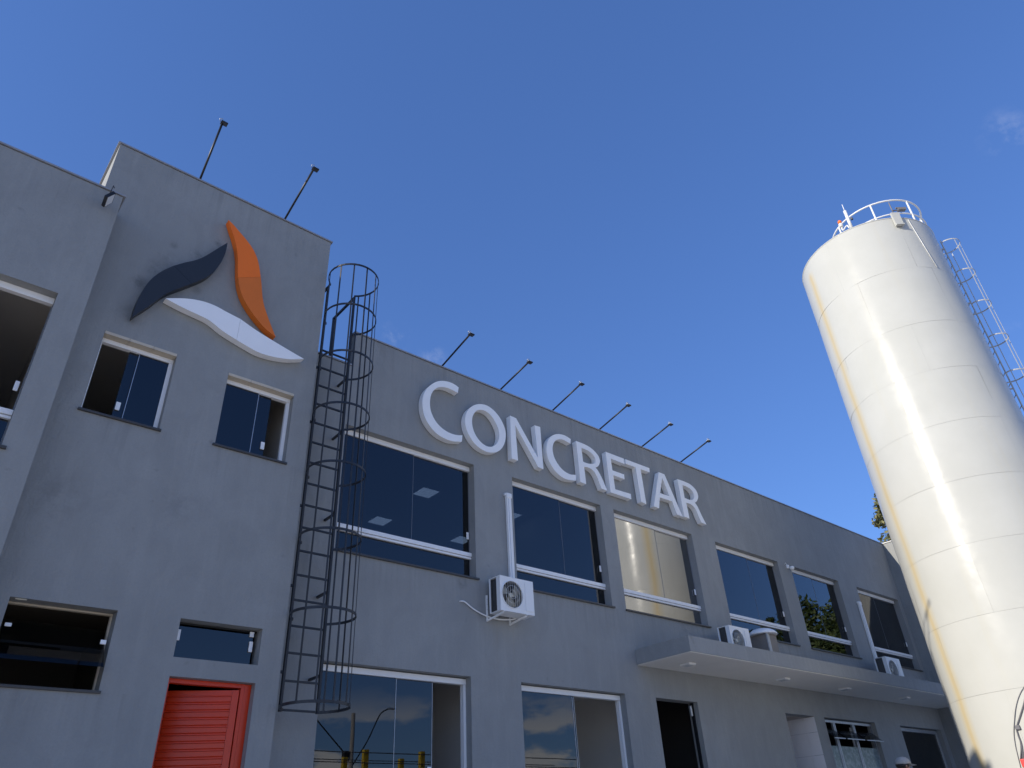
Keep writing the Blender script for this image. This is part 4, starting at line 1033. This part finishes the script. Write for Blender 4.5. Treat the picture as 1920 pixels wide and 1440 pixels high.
for row, (yy, xs_) in enumerate(((-14.0, (9.08, 11.31, 13.54, 15.77, 18.0, 20.23)), (-16.1, (9.3, 11.6, 13.92, 16.28, 18.6, 20.9)))):
    fo = thing('post_fence', '%s row of yellow posts with two cables, mirrored in the glass door' % ('front' if row == 0 else 'rear'), 'fence', (14.6, yy, 0), 'rows of yellow posts')
    for x in xs_:
        m = MB(); m.box((x - .085, yy - .085, 0), (x + .085, yy + .085, 3.62), .01); m.build('post', 'yellow', fo)
    for z in (3.52, 3.22):
        m = MB(); m.tube([(xs_[0] - 3, yy + .10, z), (xs_[-1] + 3, yy + .10, z)], .016, 6); m.build('cable', 'cable', fo)


# ------------------------------------------------------------------ trees
def tree(name, label, loc, h, crown_r, crown_z0, mat, n_leaf, seed, leaf=.16):
    rnd = random.Random(seed); loc = Vector(loc)
    o = thing(name, label, 'tree', loc, 'trees round the yard')
    m = MB(); top = loc + Vector((rnd.uniform(-.4, .4), rnd.uniform(-.4, .4), h * .8))
    m.tube([loc, loc.lerp(top, .35) + Vector((.1, .05, 0)), loc.lerp(top, .7), top], h * .022, 10, r1=h * .006)
    ends = []
    for i in range(16):
        t = rnd.uniform(.3, .95); s = loc.lerp(top, t); a = rnd.uniform(0, 6.28); ln = crown_r * rnd.uniform(.5, .95) * (1.1 - .5 * t)
        e = s + Vector((math.cos(a) * ln, math.sin(a) * ln, rnd.uniform(.2, .7) * ln)); mid = s.lerp(e, .5) + Vector((0, 0, .1 * ln))
        m.tube([s, mid, e], h * .007, 6, r1=h * .002); ends += [e, mid]
    m.build('trunk', 'bark', o)
    clumps = [(e, rnd.uniform(.18, .34) * crown_r) for e in ends]
    zc = (crown_z0 + h) / 2
    for i in range(46):
        while True:
            d = Vector((rnd.uniform(-1, 1), rnd.uniform(-1, 1), rnd.uniform(-1, 1)))
            if .25 < d.length < 1: break
        clumps.append((loc + Vector((d.x * crown_r, d.y * crown_r, zc + d.z * (h - crown_z0) / 2)), rnd.uniform(.14, .30) * crown_r))
    V_, F_ = [], []
    for i in range(n_leaf):
        c, rr = clumps[rnd.randrange(len(clumps))]
        d = Vector((rnd.gauss(0, 1), rnd.gauss(0, 1), rnd.gauss(0, 1))).normalized() * rr * rnd.random() ** .4
        p = c + d
        if p.z > loc.z + h: continue
        u = Vector((rnd.gauss(0, 1), rnd.gauss(0, 1), rnd.gauss(0, .6))).normalized(); v = u.orthogonal().normalized()
        v = (v * math.cos(i) + u.cross(v) * math.sin(i)); L_ = leaf * rnd.uniform(.7, 1.3); b0 = len(V_)
        q = p - loc
        V_ += [q - u * L_, q + v * L_ * .42, q + u * L_, q - v * L_ * .42]; F_.append((b0, b0 + 1, b0 + 2, b0 + 3))
    me = bpy.data.meshes.new('crown'); me.from_pydata(V_, [], F_); me.materials.append(MT[mat])
    c = bpy.data.objects.new('crown', me); COL.objects.link(c); c.parent = o
    return o
tree('leafy_tree', 'olive green tree top showing above the end wall beside the silo', (34.6, 3.15, 0), 14.3, 2.1, 7.0, 'leaf_olive', 14000, 3, .13)
tree('leafy_tree', 'tall dark green tree mirrored in the fifth upper window', (48.6, -14.0, 0), 15.0, 4.3, 5.0, 'leaf', 16000, 5, .19)
tree('leafy_tree', 'smaller green tree mirrored at the corner of the fourth upper window', (42.4, -15.6, 0), 12.3, 2.3, 5.0, 'leaf', 9000, 9, .16)
tree('leafy_tree', 'broad green tree beyond the yard, mirrored low in a far window', (54.0, -17.5, 0), 13.4, 4.0, 4.5, 'leaf', 12000, 11, .18)
